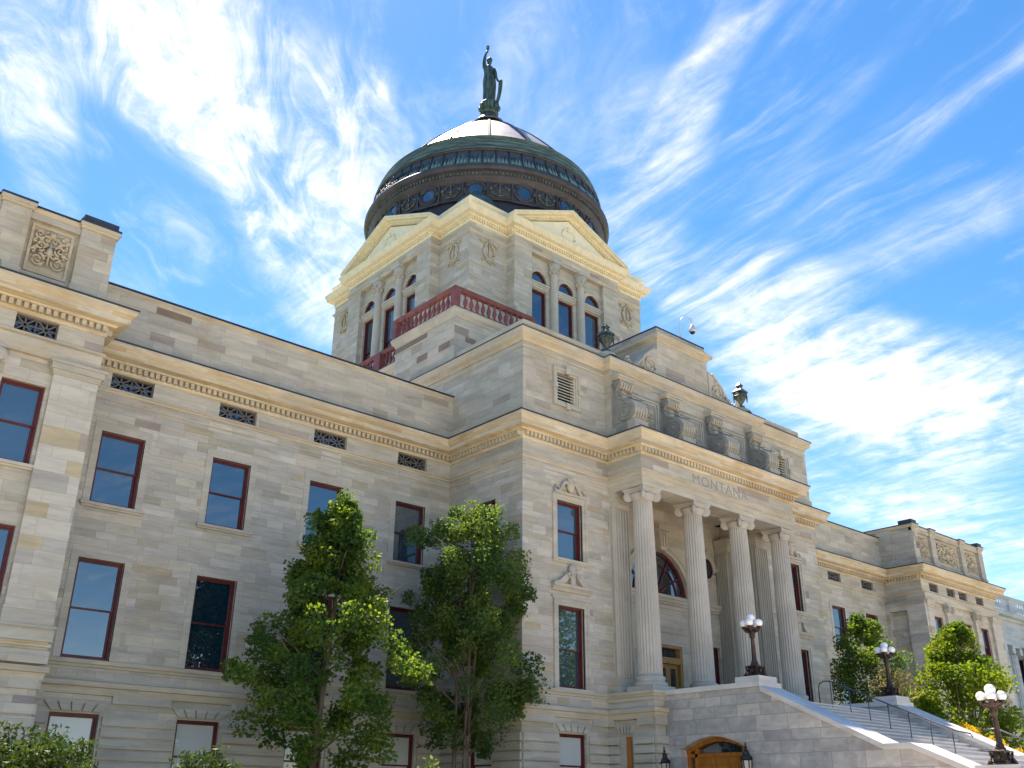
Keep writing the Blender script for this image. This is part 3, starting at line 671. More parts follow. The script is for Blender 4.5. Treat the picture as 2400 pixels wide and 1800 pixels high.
def bay_attic(x0, x1, mir, piers, panels):
    Yf = YB+.12; wall(pa, front(Yf+.16), x0+.15, x1-.15, 11.7, 13.85); pa.box(x0+.15, x1-.15, Yf+.17, YW+2, 11.7, 13.84)
    fbox(pa, front(Yf+.16), x0+.15, x1-.15, -.01, .13, 11.7, 12.2); fbox(pa, front(Yf+.16), x0+.15, x1-.15, -.01, .13, 13.7, 13.86)
    for a, b, big in piers:
        fbox(pa, front(Yf), a, b, -.16, .02, 11.72, 13.88); fbox(pc, front(Yf), a-.04, b+.04, -.3, .08, 13.88, 14.0); fbox(pc, front(Yf), a-.07, b+.07, -.3, .11, 13.96, 14.06)
        fbox(pa, front(Yf), a-.04, b+.04, -.16, .07, 11.72, 12.2)
        fbox(lf, front(Yf), a-.08, b+.08, -.35, .12, 14.062, 14.12)
        if big: fbox(lf, front(Yf), a, b, -.7, .05, 14.12, 14.3)
    pc.sweep([(-1.2, 13.86), (.02, 13.86), (.06, 13.94), (.09, 13.98), (.09, 14.02), (-1.2, 14.03)], [(x0+.15, YW+2), (x0+.15, Yf+.1), (x1-.15, Yf+.1), (x1-.15, YW+2)])
    lf.sweep([(-1.0, 14.03), (.11, 14.03), (.11, 14.075), (-1.0, 14.08)], [(x0+.15, YW+2), (x0+.15, Yf+.1), (x1-.15, Yf+.1), (x1-.15, YW+2)])
    for a, b in panels:
        fr4 = front(Yf+.16)
        fbox(pc, fr4, a-.07, a, 0, .05, 12.27, 13.63); fbox(pc, fr4, b, b+.07, 0, .05, 12.27, 13.63); fbox(pc, fr4, a, b, 0, .05, 13.56, 13.63); fbox(pc, fr4, a, b, 0, .05, 12.27, 12.34)
        put(REL, 'carved_panel', ((a+b)/2, Yf+.15, 12.4), cap, 0, ((b-a)*1.12, 1.6, 1.02))
lf = MB()
bay_attic(-1.6, XBL, 0, [(5.85, 6.75, 1), (3.9, 4.6, 0), (.7, 1.4, 0)], [(4.78, 5.68), (1.75, 3.55)])
bay_attic(XBR, XE, 0, [(49.0, 49.55, 1), (50.95, 51.45, 0), (54.35, 54.85, 0), (56.6, 57.1, 1)], [(49.75, 50.75), (51.75, 54.0), (55.1, 56.35)])
# side of right bay attic: sunk bay with pier
fbox(pa, west(XBR+.15), YB+1.3, YB+2.1, -.3, .1, 11.72, 13.86)
# pavilion attic
AP = [(XPL, 46), (XPL, YP), (23.63, YP), (23.63, YA), (32.5, YA), (32.5, YP), (XPR, YP), (XPR, 46)]
we = MB()
LV = (21.25, 22.15, 12.75, 13.8)
LVR = (33.9, 34.8, 12.75, 13.8)
wall(pa, fp, XPL, 23.63, 11.7, 14.6, [LV]); wall(pa, fp, 32.5, XPR, 11.7, 14.6, [LVR])
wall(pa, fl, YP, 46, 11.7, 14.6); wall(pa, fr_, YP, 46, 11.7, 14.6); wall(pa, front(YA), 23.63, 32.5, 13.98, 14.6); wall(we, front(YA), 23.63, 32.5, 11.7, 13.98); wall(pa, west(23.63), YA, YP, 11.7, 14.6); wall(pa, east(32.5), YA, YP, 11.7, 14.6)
pc.sweep([(-.02, 11.72), (.05, 11.74), (.05, 12.26), (-.02, 12.3)], [p for p in AP])
pc.sweep([(-.3, 14.52), (.03, 14.52), (.05, 14.58), (.08, 14.62), (.19, 14.70), (.20, 14.80), (.25, 14.88), (.25, 14.92), (-.3, 14.94)], AP)
pc.sweep([(-.02, 14.32), (.02, 14.32), (.02, 14.38), (-.02, 14.4)], AP)
lf.sweep([(-.1, 14.93), (.265, 14.925), (.265, 14.955), (-.1, 14.99)], AP)
UP = [(XPL+.14, 46), (XPL+.14, YP+.14), (XPR-.14, YP+.14), (XPR-.14, 46)]
pa.sweep([(-.35, 14.94), (0, 14.94), (0, 15.28), (-.35, 15.28)], UP)
pc.sweep([(-.4, 15.26), (.02, 15.26), (.02, 15.42), (-.02, 15.44), (-.4, 15.46)], UP)
pa.box(XPL+.3, XPR-.3, YP+.3, 46, 14.0, 15.0)
# centre block with stepped top
pa.box(26.6, 29.65, YP-.1, 26.5, 14.94, 16.75)
pc.sweep([(-.5, 16.7), (.02, 16.7), (.04, 16.78), (.18, 16.86), (.19, 16.95), (.22, 16.98), (-.5, 17.0)], [(26.6, 26.5), (26.6, YP-.1), (29.65, YP-.1), (29.65, 26.5)])
pa.sweep([(-.5, 16.98), (.08, 16.98), (.08, 17.12), (-.02, 17.2), (-.05, 17.34), (-.5, 17.34)], [(26.6, 26.5), (26.6, YP-.1), (29.65, YP-.1), (29.65, 26.5)])
lf.sweep([(-.8, 17.34), (-.03, 17.34), (-.03, 17.40), (-.8, 17.41)], [(26.6, 26.5), (26.6, YP-.1), (29.65, YP-.1), (29.65, 26.5)])
split_build(pa, 'parapet', 'sandstone_attic', cap); split_build(pc, 'parapet_moulding', 'moulding_stone', cap); split_build(lf, 'coping_flashing', 'lead_flashing', cap)
lw = MB(); lw.sweep([(-.6, 13.56), (.11, 13.56), (.11, 13.60), (-.6, 13.62)], [(XBL-.6, YW), (XPL, YW)]); lw.sweep([(-.6, 13.56), (.11, 13.56), (.11, 13.60), (-.6, 13.62)], [(XPR, YW), (XBR+.6, YW)])
split_build(lw, 'parapet_capping', 'lead_flashing', cap)
we.build('bracket_wall', 'dark_grey_stone', cap)  # attic wall behind the brackets, in the darker grey
# roofs behind
rf = MB(); rf.box(-1.5, XPL, YW+.6, 46, 12.5, 12.9); rf.box(XPR, XE-.1, YW+.6, 46, 12.5, 12.9); rf.box(-1.4, XE-.2, YW+.7, 46, GZ, 12.4); rf.box(XPL+.2, XPR-.2, YP+1.9+1.2, 46, GZ, 14.0)
split_build(rf, 'roof', 'roofing', cap)
# louvred attic openings
for L in (LV, LVR):
    lo = MB(); n = 9
    for k in range(n):
        z = L[2]+.04+(L[3]-L[2]-.06)*k/n
        lo.prism([(L[0]+.03, YP+.02, z-.012), (L[0]+.03, YP+.02, z+.012), (L[0]+.03, YP+.13, z+.05), (L[0]+.03, YP+.13, z+.028)], (L[1]-L[0]-.06, 0, 0))
    lo.box(L[0], L[0]+.04, YP, YP+.2, L[2], L[3]); lo.box(L[1]-.04, L[1], YP, YP+.2, L[2], L[3])
    ob = lo.build('louvre', 'louvre_paint', cap)
    v = MB(); v.box(L[0], L[1], YP+.2, YP+.22, L[2], L[3]); v.build('opening', 'void_dark', ob)
    s_ = MB()
    for e0, e1, pr in ((0, .08, .05), (.08, .18, .09)):
        fbox(s_, fp, L[0]-e1, L[0]-e0, 0, pr, L[2]-e1, L[3]+e1); fbox(s_, fp, L[1]+e0, L[1]+e1, 0, pr, L[2]-e1, L[3]+e1)
        fbox(s_, fp, L[0]-e0, L[1]+e0, 0, pr, L[3]+e0, L[3]+e1); fbox(s_, fp, L[0]-e0, L[1]+e0, 0, pr, L[2]-e1, L[2]-e0)
    c = (L[0]+L[1])/2; zc = (L[2]+L[3])/2
    fbox(s_, fp, c-.1, c+.1, 0, .16, L[3]+.0, L[3]+.26); fbox(s_, fp, c-.09, c+.09, 0, .15, L[2]-.26, L[2]-.04)
    for xx in (L[0]-.15, L[1]+.15): fbox(s_, fp, xx-.09, xx+.09, 0, .15, zc-.1, zc+.08)
    s_.build('louvre_surround', 'carved_stone', ob)
# window dressings on the pavilion front
for pw in (PW, PWR):
    c = (pw[0]+pw[1])/2; d_ = MB()
    # head cartouche over the upper window
    d_.box(c-.72, c+.72, YP-.12, YP, 9.44, 9.52)
    d_.ball((c, YP-.09, 9.76), .17, 7, .95, .6, 1.25); d_.ball((c, YP-.1, 9.98), .12, 5, 1.3, .7, .7)
    for sx in (-1, 1):
        pts = [(c+sx*(.12+.5*f), YP-.07, 9.86-.30*f+.09*math.sin(f*6.0)) for f in [k/10 for k in range(11)]]
        d_.tube(pts, [.075-.03*k/10 for k in range(11)], 7)
        d_.tube([(c+sx*(.6+.085*math.cos(a)), YP-.07, 9.62+.085*math.sin(a)) for a in [k*.6 for k in range(11)]], .035, 6)
    d_.build('cartouche', 'carved_stone', cap)
    d_ = MB()
    # curved broken pediment with shell over the lower window
    d_.sweep([(-.02, 6.28), (.06, 6.28), (.1, 6.36), (.17, 6.42), (.17, 6.5), (-.02, 6.52)], [(c-.85, YP), (c+.85, YP)])
    for sx in (-1, 1):
        pts = [(c+sx*.9, 6.5), (c+sx*.62, 6.58), (c+sx*.42, 6.74), (c+sx*.27, 6.86), (c+sx*.14, 6.84), (c+sx*.12, 6.76), (c+sx*.2, 6.7), (c+sx*.34, 6.56), (c+sx*.4, 6.51)]
        fprism(d_, fp, pts, 0, .17)
        d_.tube([(c+sx*(.19+.075*math.cos(a)), YP-.18, 6.8+.075*math.sin(a)) for a in [k*.7 for k in range(10)]], .028, 6)
    for k in range(7):
        a = R(30+20*k); d_.tube([(c, YP-.12, 6.85), (c+.2*math.cos(a), YP-.12, 6.85+.33*math.sin(a))], [.02, .045], 6)
    fbox(d_, fp, c-.1, c+.1, 0, .14, 6.5, 6.86)
    d_.build('window_pediment', 'carved_stone', cap)
    d_ = MB(); fbox(d_, fp, pw[0]-.28, pw[1]+.28, 0, .07, 6.06, 6.14); fbox(d_, fp, pw[0]-.24, pw[1]+.24, 0, .045, 5.84+.2, 6.06); d_.build('window_head', 'sandstone_smooth', cap)

# ------------------------------------------------------------------ portico
po = MB()
po.box(XQL, XQR, YQ, YQ+.85, 9.94, 11.0); po.box(XQL, XQL+.8, YQ+.85, YP, 9.94, 11.0); po.box(XQR-.8, XQR, YQ+.85, YP, 9.94, 11.0); po.box(XQL, XQR, YQ+.05, 23.7, 11.0, 11.7)
po.build('portico_entablature', 'sandstone_frieze', cap)
pm = MB()
QP = [(XQL, YP), (XQL, YQ), (XQR, YQ), (XQR, YP)]
pm.sweep([(-.05, 10.1), (.025, 10.1), (.025, 10.28), (.05, 10.29), (.05, 10.4), (-.05, 10.42)], QP)
pm.build('portico_moulding', 'moulding_stone', cap)
ce = MB(); ce.box(XQL+.8, XQR-.8, YQ+.85, 23.65, 10.62, 10.7)
for yy, z in ((YQ+.85, 10.4), (YQ+1.0, 10.5)): ce.box(XQL+.8, XQR-.8, yy, yy+.14, z, 10.62)
ce.build('portico_ceiling', 'moulding_stone', cap)
# lettering MONTANA, incised look: thin strokes set in the frieze
fc = bpy.data.curves.new('inscription', 'FONT'); fc.body = 'MONTANA'; fc.size = 0.52*S; fc.extrude = 0.006; fc.align_x = 'CENTER'; fc.space_character = 1.12; fc.offset = -0.012
fo = bpy.data.objects.new('inscription', fc); C.objects.link(fo)
dg = bpy.context.evaluated_depsgraph_get(); me = bpy.data.meshes.new_from_object(fo.evaluated_get(dg)); bpy.data.objects.remove(fo)
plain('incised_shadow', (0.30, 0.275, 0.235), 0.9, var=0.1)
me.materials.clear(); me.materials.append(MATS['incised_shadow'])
io = bpy.data.objects.new('inscription', me); C.objects.link(io); io.parent = cap; io.location = W((27.93, YQ-.004, 10.56))-WLOC[cap.name]; io.rotation_euler = (math.pi/2, 0, 0)
# thinner letters: scale widths
bb = [v.co.x for v in me.vertices]; wtxt = (max(bb)-min(bb))/S; io.scale.x = 3.15/wtxt
# columns
def column_proto(z0, z1, r0, r1, nfl=24):
    ns = 8; per = nfl*ns
    def rf_(r, a, z):
        ph = (a*nfl/(2*math.pi)) % 1.0; x = abs(ph-.5)*2
        return r*(1-.085*math.sqrt(max(0, 1-(x/.82)**2))) if x < .82 else r
    sh = MB(); pr = [(r0*(1-(1-r1/r0)*(f**1.6)), z0+.5+(z1-.42-(z0+.5))*f) for f in [k/14 for k in range(15)]]
    sh.lathe(pr, (0, 0), per, sm=False, rf=rf_)
    ba = MB(); ba.box(-r0*1.38, r0*1.38, -r0*1.38, r0*1.38, z0, z0+.16)
    ba.lathe([(.01, z0+.16), (r0*1.34, z0+.16), (r0*1.38, z0+.2), (r0*1.36, z0+.27), (r0*1.22, z0+.29), (r0*1.14, z0+.34), (r0*1.16, z0+.37), (r0*1.22, z0+.40), (r0*1.2, z0+.45), (r0*1.05, z0+.47), (r0*1.0, z0+.52), (.01, z0+.52)], (0, 0), 40)
    ca = MB(); zt = z1
    ca.lathe([(r1*1.0, zt-.44), (r1*1.06, zt-.42), (r1*1.06, zt-.38), (r1*1.25, zt-.30), (r1*1.32, zt-.24), (r1*1.2, zt-.18), (.01, zt-.18)], (0, 0), 40)
    e = r1*1.42
    n = 6; pts = []
    for side in range(4):       # abacus with concave sides
        a = side*math.pi/2
        for k in range(n):
            f = k/n; x = -e+2*e*f; y = -e+.10*math.sin(math.pi*f)
            pts.append((x*math.cos(a)-y*math.sin(a), x*math.sin(a)+y*math.cos(a), zt-.09))
    ca.prism(pts, (0, 0, .09))
    pts2 = [(p[0]*.93, p[1]*.93, zt-.16) for p in pts]; ca.prism(pts2, (0, 0, .07))
    for qd in range(4):         # four diagonal volutes
        a = R(45+90*qd); dx, dy = math.cos(a), math.sin(a); tx, ty = -dy, dx; R0 = r1*1.42
        cx0, cy0 = dx*R0, dy*R0; zc = zt-.28
        for rr, th in ((.165, .10), (.12, .13), (.085, .155), (.045, .175)):
            pp = [(cx0+dx*rr*math.cos(b)-tx*th/2*1, cy0+dy*rr*math.cos(b)-ty*th/2, zc+rr*math.sin(b)) for b in [2*math.pi*k/20 for k in range(20)]]
            ca.prism(pp, (tx*th, ty*th, 0))
        ca.tube([(dx*R0*.35, dy*R0*.35, zt-.18), (dx*R0*.7, dy*R0*.7, zt-.17), (dx*R0*.98, dy*R0*.98, zt-.14)], [.08, .075, .06], 8)
    return sh, ba, ca
sh, ba, ca = column_proto(3.36, 9.94, 0.385, 0.325)
meSh, meBa, meCa = sh.mesh('shaft', 'column_stone', (0,0,0), local=True), ba.mesh('base', 'sandstone_smooth', (0,0,0), local=True), ca.mesh('capital', 'column_stone', (0,0,0), local=True)
for i, x in enumerate((24.14, 26.78, 29.40, 32.0)):
    o = bpy.data.objects.new('column', meSh); C.objects.link(o); o.parent = cap; o.location = W((x, 20.90, 0))-WLOC[cap.name]
    for nm, me_ in (('base', meBa), ('capital', meCa)):
        q = bpy.data.objects.new(nm, me_); C.objects.link(q); q.parent = o
# fluted piers against the pavilion
def fluted_pier(x0, x1, y0, y1, z0=3.36, z1=9.94, faces='fl'):
    b = MB(); b.box(x0, x1, y0, y1, z0, z1-.45); n = 5; wd = (x1-x0)
    for k in range(n+1): b.box(x0+wd*k/(n)*0.93+.0, x0+wd*k/(n)*.93+wd*.07, y0-.05, y0, z0+.5, z1-.5)
    n2 = max(1, int((y1-y0)/(wd/n)))
    for k in range(n2+1):
        yy = y0+(y1-y0-.04)*k/n2
        b.box(x0-.05, x0, yy, yy+.04, z0+.5, z1-.5)
    o = b.build('pilaster', 'column_stone', cap)
    c = MB(); c.box(x0-.12, x1+.12, y0-.14, y1, z0, z0+.18); c.box(x0-.1, x1+.1, y0-.11, y1, z0+.18, z0+.32); c.box(x0-.05, x1+.05, y0-.07, y1, z0+.32, z0+.45)
    c.box(x0-.02, x1+.02, y0-.04, y1, z1-.5, z1-.3); c.box(x0-.08, x1+.08, y0-.1, y1, z1-.2, z1-.1); c.box(x0-.05, x1+.05, y0-.06, y1, z1-.3, z1-.2); c.box(x0-.11, x1+.11, y0-.13, y1, z1-.1, z1)
    c.build('pilaster_moulding', 'sandstone_smooth', o)
fluted_pier(23.72, 24.45, 21.85, 22.15); fluted_pier(31.80, 32.5, 21.85, 22.35)
fluted_pier(31.55, 31.95, 23.05, 23.6)
# recess: side walls, back wall with arched window, oculi and doors
bk = MB(); YR = 23.65; ZF = 3.05
fback = front(YR)
AX, AR, AZ = 28.03, 1.68, 7.36
holes = [(AX-AR, AX+AR, AZ, AZ+AR+.02), (27.85, 29.15, ZF, 5.55), (25.15, 26.5, ZF, 5.9), (30.3, 31.42, ZF+.3, 5.75)]
wall(bk, fback, 24.4, 31.95, ZF, 10.62, holes, .35)
wall(bk, east(24.4), YP, YR, ZF, 10.62); wall(bk, west(31.95), YP, YR, ZF, 10.62)
# spandrels closing the square hole round the arch
n = 24
for sx in (-1, 1):
    pts = [(AX+sx*AR, AZ+AR+.02)] + [(AX+sx*AR*math.cos(math.pi/2*k/n), AZ+AR*math.sin(math.pi/2*k/n)) for k in range(n+1)] + [(AX, AZ+AR+.02)]
    fprism(bk, fback, pts, -.30, .0)
bk.build('portico_wall', 'sandstone_smooth', cap)
am = MB()
for r0, r1, pr in ((AR, AR+.16, .06), (AR+.16, AR+.30, .10)):
    for k in range(36):
        a0, a1 = math.pi*k/36, math.pi*(k+1)/36
        fprism(am, fback, [(AX+r0*math.cos(a0), AZ+r0*math.sin(a0)), (AX+r1*math.cos(a0), AZ+r1*math.sin(a0)), (AX+r1*math.cos(a1), AZ+r1*math.sin(a1)), (AX+r0*math.cos(a1), AZ+r0*math.sin(a1))], -.02, pr)
fprism(am, fback, [(AX-.16, 8.95), (AX+.16, 8.95), (AX+.25, 9.72), (AX-.25, 9.72)], 0, .34); fbox(am, fback, AX-.33, AX+.33, 0, .42, 9.72, 9.84)
for k in (-1, 0, 1): fbox(am, fback, AX+k*.13-.035, AX+k*.13+.035, .3, .38, 9.1, 9.7)
am.build('arch_moulding', 'carved_stone', cap)
im = MB()
for z0, z1, pr in ((7.02, 7.1, .06), (7.1, 7.22, .12), (7.22, 7.34, .18), (5.98, 6.04, .04), (6.86, 6.92, .04)): fbox(im, fback, 24.4, 31.95, 0, pr, z0, z1)
for x0, x1 in ((24.7, 26.6), (27.2, 29.2), (29.8, 31.5)): fbox(im, fback, x0, x1, 0, .03, 6.16, 6.78)
im.build('impost_band', 'sandstone_smooth', cap)
# fanlight
fa = MB()
for k in range(36):
    a0, a1 = math.pi*k/36, math.pi*(k+1)/36; r0, r1 = AR-.10, AR+.0
    fprism(fa, fback, [(AX+r0*math.cos(a0), AZ+r0*math.sin(a0)), (AX+r1*math.cos(a0), AZ+r1*math.sin(a0)), (AX+r1*math.cos(a1), AZ+r1*math.sin(a1)), (AX+r0*math.cos(a1), AZ+r0*math.sin(a1))], -.26, -.12)
    for q0, q1 in ((1.18, 1.23), (.22, .28)):
        fprism(fa, fback, [(AX+q0*math.cos(a0), AZ+q0*math.sin(a0)), (AX+q1*math.cos(a0), AZ+q1*math.sin(a0)), (AX+q1*math.cos(a1), AZ+q1*math.sin(a1)), (AX+q0*math.cos(a1), AZ+q0*math.sin(a1))], -.24, -.16)
for k in range(1, 6):
    a = math.pi*k/6; ca_, sa_ = math.cos(a), math.sin(a); hw = .028
    fprism(fa, fback, [(AX+.25*ca_-sa_*hw, AZ+.25*sa_+ca_*hw), (AX+.25*ca_+sa_*hw, AZ+.25*sa_-ca_*hw), (AX+1.62*ca_+sa_*hw, AZ+1.62*sa_-ca_*hw), (AX+1.62*ca_-sa_*hw, AZ+1.62*sa_+ca_*hw)], -.25, -.15)
fbox(fa, fback, AX-AR, AX+AR, -.26, -.12, AZ, AZ+.08)
fan = fa.build('fanlight', 'window_red', cap)
v = MB(); fprism(v, fback, [(AX+1.66*math.cos(math.pi*k/30), AZ+.01+1.66*math.sin(math.pi*k/30)) for k in range(31)], -.215, -.205); v.build('pane', 'window_glass', fan)
# oculi either side of the arch
for x in (25.1, 30.95):
    oc = MB(); i0 = len(oc.v)
    for rr, th, r_ in ((.46, .09, 8), (.36, .05, 6)):
        oc.tube([(x+rr*math.cos(a), YR-.03, 8.75+1.2*rr*math.sin(a)) for a in [2*math.pi*k/28 for k in range(29)]], th, 8, caps=False)
    for a in (0, 90, 180, 270): oc.ball((x+.55*math.cos(R(a)), YR-.06, 8.75+.66*math.sin(R(a))), .09, 5)
    ob = oc.build('oculus', 'carved_stone', cap)
    v = MB(); v.prism([(x+.34*math.cos(a), YR-.02, 8.75+.41*math.sin(a)) for a in [2*math.pi*k/28 for k in range(28)]], (0, .015, 0)); v.build('pane', 'window_glass', ob)
    v = MB(); v.tube([(x+.32*math.cos(a), YR-.03, 8.75+.385*math.sin(a)) for a in [2*math.pi*k/28 for k in range(29)]], .035, 6, caps=False); v.build('sash', 'window_red', ob)
# doors
def double_door(x0, x1, z0, z1, tr, mat, Y=YR):
    b = MB(); f_ = front(Y); o0, o1 = -.30, -.18
    fbox(b, f_, x0, x0+.09, o0, -.05, z0, z1); fbox(b, f_, x1-.09, x1, o0, -.05, z0, z1); fbox(b, f_, x0+.09, x1-.09, o0, -.05, z1-.09, z1)
    fbox(b, f_, x0+.02, x1-.02, o0, .0, tr, tr+.10); fbox(b, f_, x0-.03, x1+.03, o0, .03, tr+.10, tr+.15); fbox(b, f_, x0+.04, x1-.04, o0, -.02, tr-.05, tr)
    o = b.build('door_frame', mat, cap)
    xm = (x0+x1)/2
    for a, c in ((x0+.09, xm), (xm, x1-.09)):
        d_ = MB()
        fbox(d_, f_, a, a+.12, o0, o1, z0, tr-.05); fbox(d_, f_, c-.12, c, o0, o1, z0, tr-.05); fbox(d_, f_, a+.12, c-.12, o0, o1, tr-.2, tr-.05); fbox(d_, f_, a+.12, c-.12, o0, o1, z0, z0+.35)
        d_.build('door_leaf', mat, o)
        g = MB(); fbox(g, f_, a+.12, c-.12, o0+.03, o0+.05, z0+.35, tr-.2); g.build('pane', 'window_glass', o)
    g = MB(); fbox(g, f_, x0+.09, x1-.09, o0+.03, o0+.05, tr+.15, z1-.09); g.build('transom_pane', 'window_glass', o)
double_door(27.85, 29.15, ZF, 5.55, 4.95, 'oak_pale'); double_door(25.15, 26.5, ZF, 5.9, 5.1, 'oak_pale')
window(30.86, ZF+.3, 5.75, 1.12, fback, surround='none', rail=.5)
# portico floor and base
pb = MB(); ru2 = MB()
pb.box(23.35, 32.75, 20.12, YR+.2, GZ, ZF); pb.box(23.3, 24.75, 20.1, YP+.01, ZF, 3.36-.02); pb.box(31.4, 32.8, 20.1, YP+.01, ZF, 3.34); pb.box(26.2, 27.35, 20.3, 21.5, ZF, 3.34); pb.box(28.82, 29.97, 20.3, 21.5, ZF, 3.34)
pb.build('portico_base', 'sandstone_smooth', cap)
rustic(ru2, west(23.3), 20.15, YP, [(20.98, 21.5, GZ, 2.07)]); rustic(ru2, front(20.1), 23.3, 23.8, [])
ru2.build('portico_rustication', 'sandstone_smooth', cap)
d_ = MB(); fbox(d_, west(23.3), 21.04, 21.24, 0, .02, GZ, 2.03); d_.build('side_door', 'oak', cap)

# scroll brackets on the attic above the columns
def bracket(x):
    b = MB(); bf = MB(); hw = .33; yw = YA
    # cap slab
    bf.box(x-.42, x+.42, yw-.34, yw, 14.10, 14.17); bf.box(x-.46, x+.46, yw-.40, yw, 14.17, 14.25)
    # S-shaped body in the y-z plane
    def S_(f): return None
    outl = [(yw, 14.1), (yw-.28, 14.1), (yw-.30, 13.95), (yw-.22, 13.82), (yw-.13, 13.72), (yw-.12, 13.55), (yw-.22, 13.38), (yw-.45, 13.26), (yw-.72, 13.15), (yw-.88, 12.98), (yw-.92, 12.8), (yw-.86, 12.6), (yw-.70, 12.46), (yw-.55, 12.44), (yw, 12.44)]
    b.prism([(x-hw, y, z) for y, z in outl], (2*hw, 0, 0))
    for cy, cz, rr in ((yw-.55, 12.80, .38), (yw-.17, 13.93, .15)):
        for k, (f, e) in enumerate(((1.0, .05), (.8, .02), (.62, .07), (.42, .04), (.22, .10))):
            pts = [(x-hw-e, cy+rr*f*math.cos(a), cz+rr*f*math.sin(a)) for a in [2*math.pi*j/24 for j in range(24)]]
            b.prism(pts, (2*hw+2*e, 0, 0))
    # reeded front of the big roll
    for k in range(5):
        xx = x-hw+2*hw*(k+.5)/5
        pts = [(xx, yw-.55-.40*math.sin(a), 12.80+.40*math.cos(a)) for a in [R(20+14*j) for j in range(11)]]
        bf.tube(pts, .06, 6)
        pts = [(xx, yw-.17-.17*math.sin(a), 13.93+.17*math.cos(a)) for a in [R(0+20*j) for j in range(9)]]
        bf.tube(pts, .05, 6)
    bf.tube([(x, yw-.05-.10*math.sin(f*3.1), 13.85-.6*f) for f in [k/8 for k in range(9)]], [.1, .11, .12, .12, .11, .1, .09, .08, .06], 8)
    for sx in (-1, 1):
        xx = x+sx*(hw+.05)
        for cy, cz, r0, tn, th in ((yw-.55, 12.80, .36, 2.3, .032), (yw-.17, 13.93, .14, 1.4, .02)):
            b.tube([(xx, cy+r0*(1-.8*k/44)*math.cos(2*math.pi*tn*k/44+.6), cz-r0*(1-.8*k/44)*math.sin(2*math.pi*tn*k/44+.6)) for k in range(45)], th, 6)
        b.tube([(x+sx*(hw+.01), y, z) for y, z in outl[2:11]], .045, 6); b.tube([(x+sx*(hw+.01), y-.1 if y < yw-.2 else y+.0, z+.12) for y, z in outl[5:9]], .025, 6)
        for k in range(5): a = 2*math.pi*k/5; b.tube([(xx+sx*.06, yw-.55, 12.8), (xx+sx*.04, yw-.55+.09*math.cos(a), 12.8+.09*math.sin(a))], [.03, .02], 5)
    # plinth block under the roll
    bf.box(x-hw-.02, x+hw+.02, yw-.95, yw-.6, 12.0, 12.42); bf.box(x-hw-.05, x+hw+.05, yw-.98, yw, 11.78, 12.0)
    b.box(x-hw-.01, x+hw+.01, yw-.6, yw, 12.0, 12.42); o = b.build('scroll_bracket', 'dark_grey_stone', cap); bf.build('reeded_front', 'carved_stone', o)
for x in (24.12, 26.72, 29.36, 31.98): bracket(x)
# sunk carved panels between the brackets
for x in (25.42, 28.04, 30.67):
    b = MB(); f_ = front(YA)
    for e, pr in ((0, .06), (.09, .03)):
        a0, a1, z0, z1 = x-.72+e, x+.72-e, 12.45+e, 13.85-e
        fbox(b, f_, a0, a0+.05, 0, pr, z0, z1); fbox(b, f_, a1-.05, a1, 0, pr, z0, z1); fbox(b, f_, a0+.05, a1-.05, 0, pr, z1-.05, z1); fbox(b, f_, a0+.05, a1-.05, 0, pr, z0, z0+.05)
    ob = b.build('attic_panel', 'sandstone_smooth', cap)
    put(REL, 'carved_panel', (x, YA-.0, 12.62), ob, 0, (1.0, 1.0, .85))
# reclining scrolls beside the centre block
def side_scroll(x, sx):
    b = MB(); th = .42; y0 = YP-.12; z0 = 15.0
    out_ = [(0, 0), (0, 1.35)] + [(-.05-1.95*f, 1.38*(1-f)**1.5 + .12*math.sin(f*6.3)+.12*f) for f in [k/12 for k in range(1, 13)]] + [(-2.0, 0)]
    b.prism([(x+sx*-px_ if sx > 0 else x+px_, y0, z0+pz) for px_, pz in out_], (0, th, 0))
    def P_(u, v_): return (x+(-u if sx > 0 else u), y0-.02, z0+v_)
    for (cu, cv, r0, tn, th_) in ((-.52, .52, .46, 2.2, .05), (-1.75, .28, .2, 1.6, .035)):
        n = 40; b.tube([P_(cu+r0*(1-.85*k/n)*math.cos(2*math.pi*tn*k/n+1.2), cv+r0*(1-.85*k/n)*math.sin(2*math.pi*tn*k/n+1.2)) for k in range(n+1)], th_, 6)
    for k in range(6): b.tube([P_(-.95-.12*k, .12), P_(-.85-.13*k, .35-.03*k), P_(-.95-.14*k, .62-.07*k)], [.03, .05, .03], 6)
    b.tube([P_(u, v_) for u, v_ in out_[2:-1]], .05, 6)
    b.build('reclining_scroll', 'carved_stone', cap)
side_scroll(26.58, -1); side_scroll(29.67, 1)
up_ = MB()
for x in (23.98, 32.15):
    up_.box(x-.42, x+.42, YP-.18, YP+.5, 14.95, 15.22)
    up_.lathe([(.42, 15.22), (.36, 15.34), (.2, 15.45), (.12, 15.5), (.01, 15.5)], (x, YP+.15), 20)
split_build(up_, 'urn_pedestal', 'sandstone_smooth', cap)

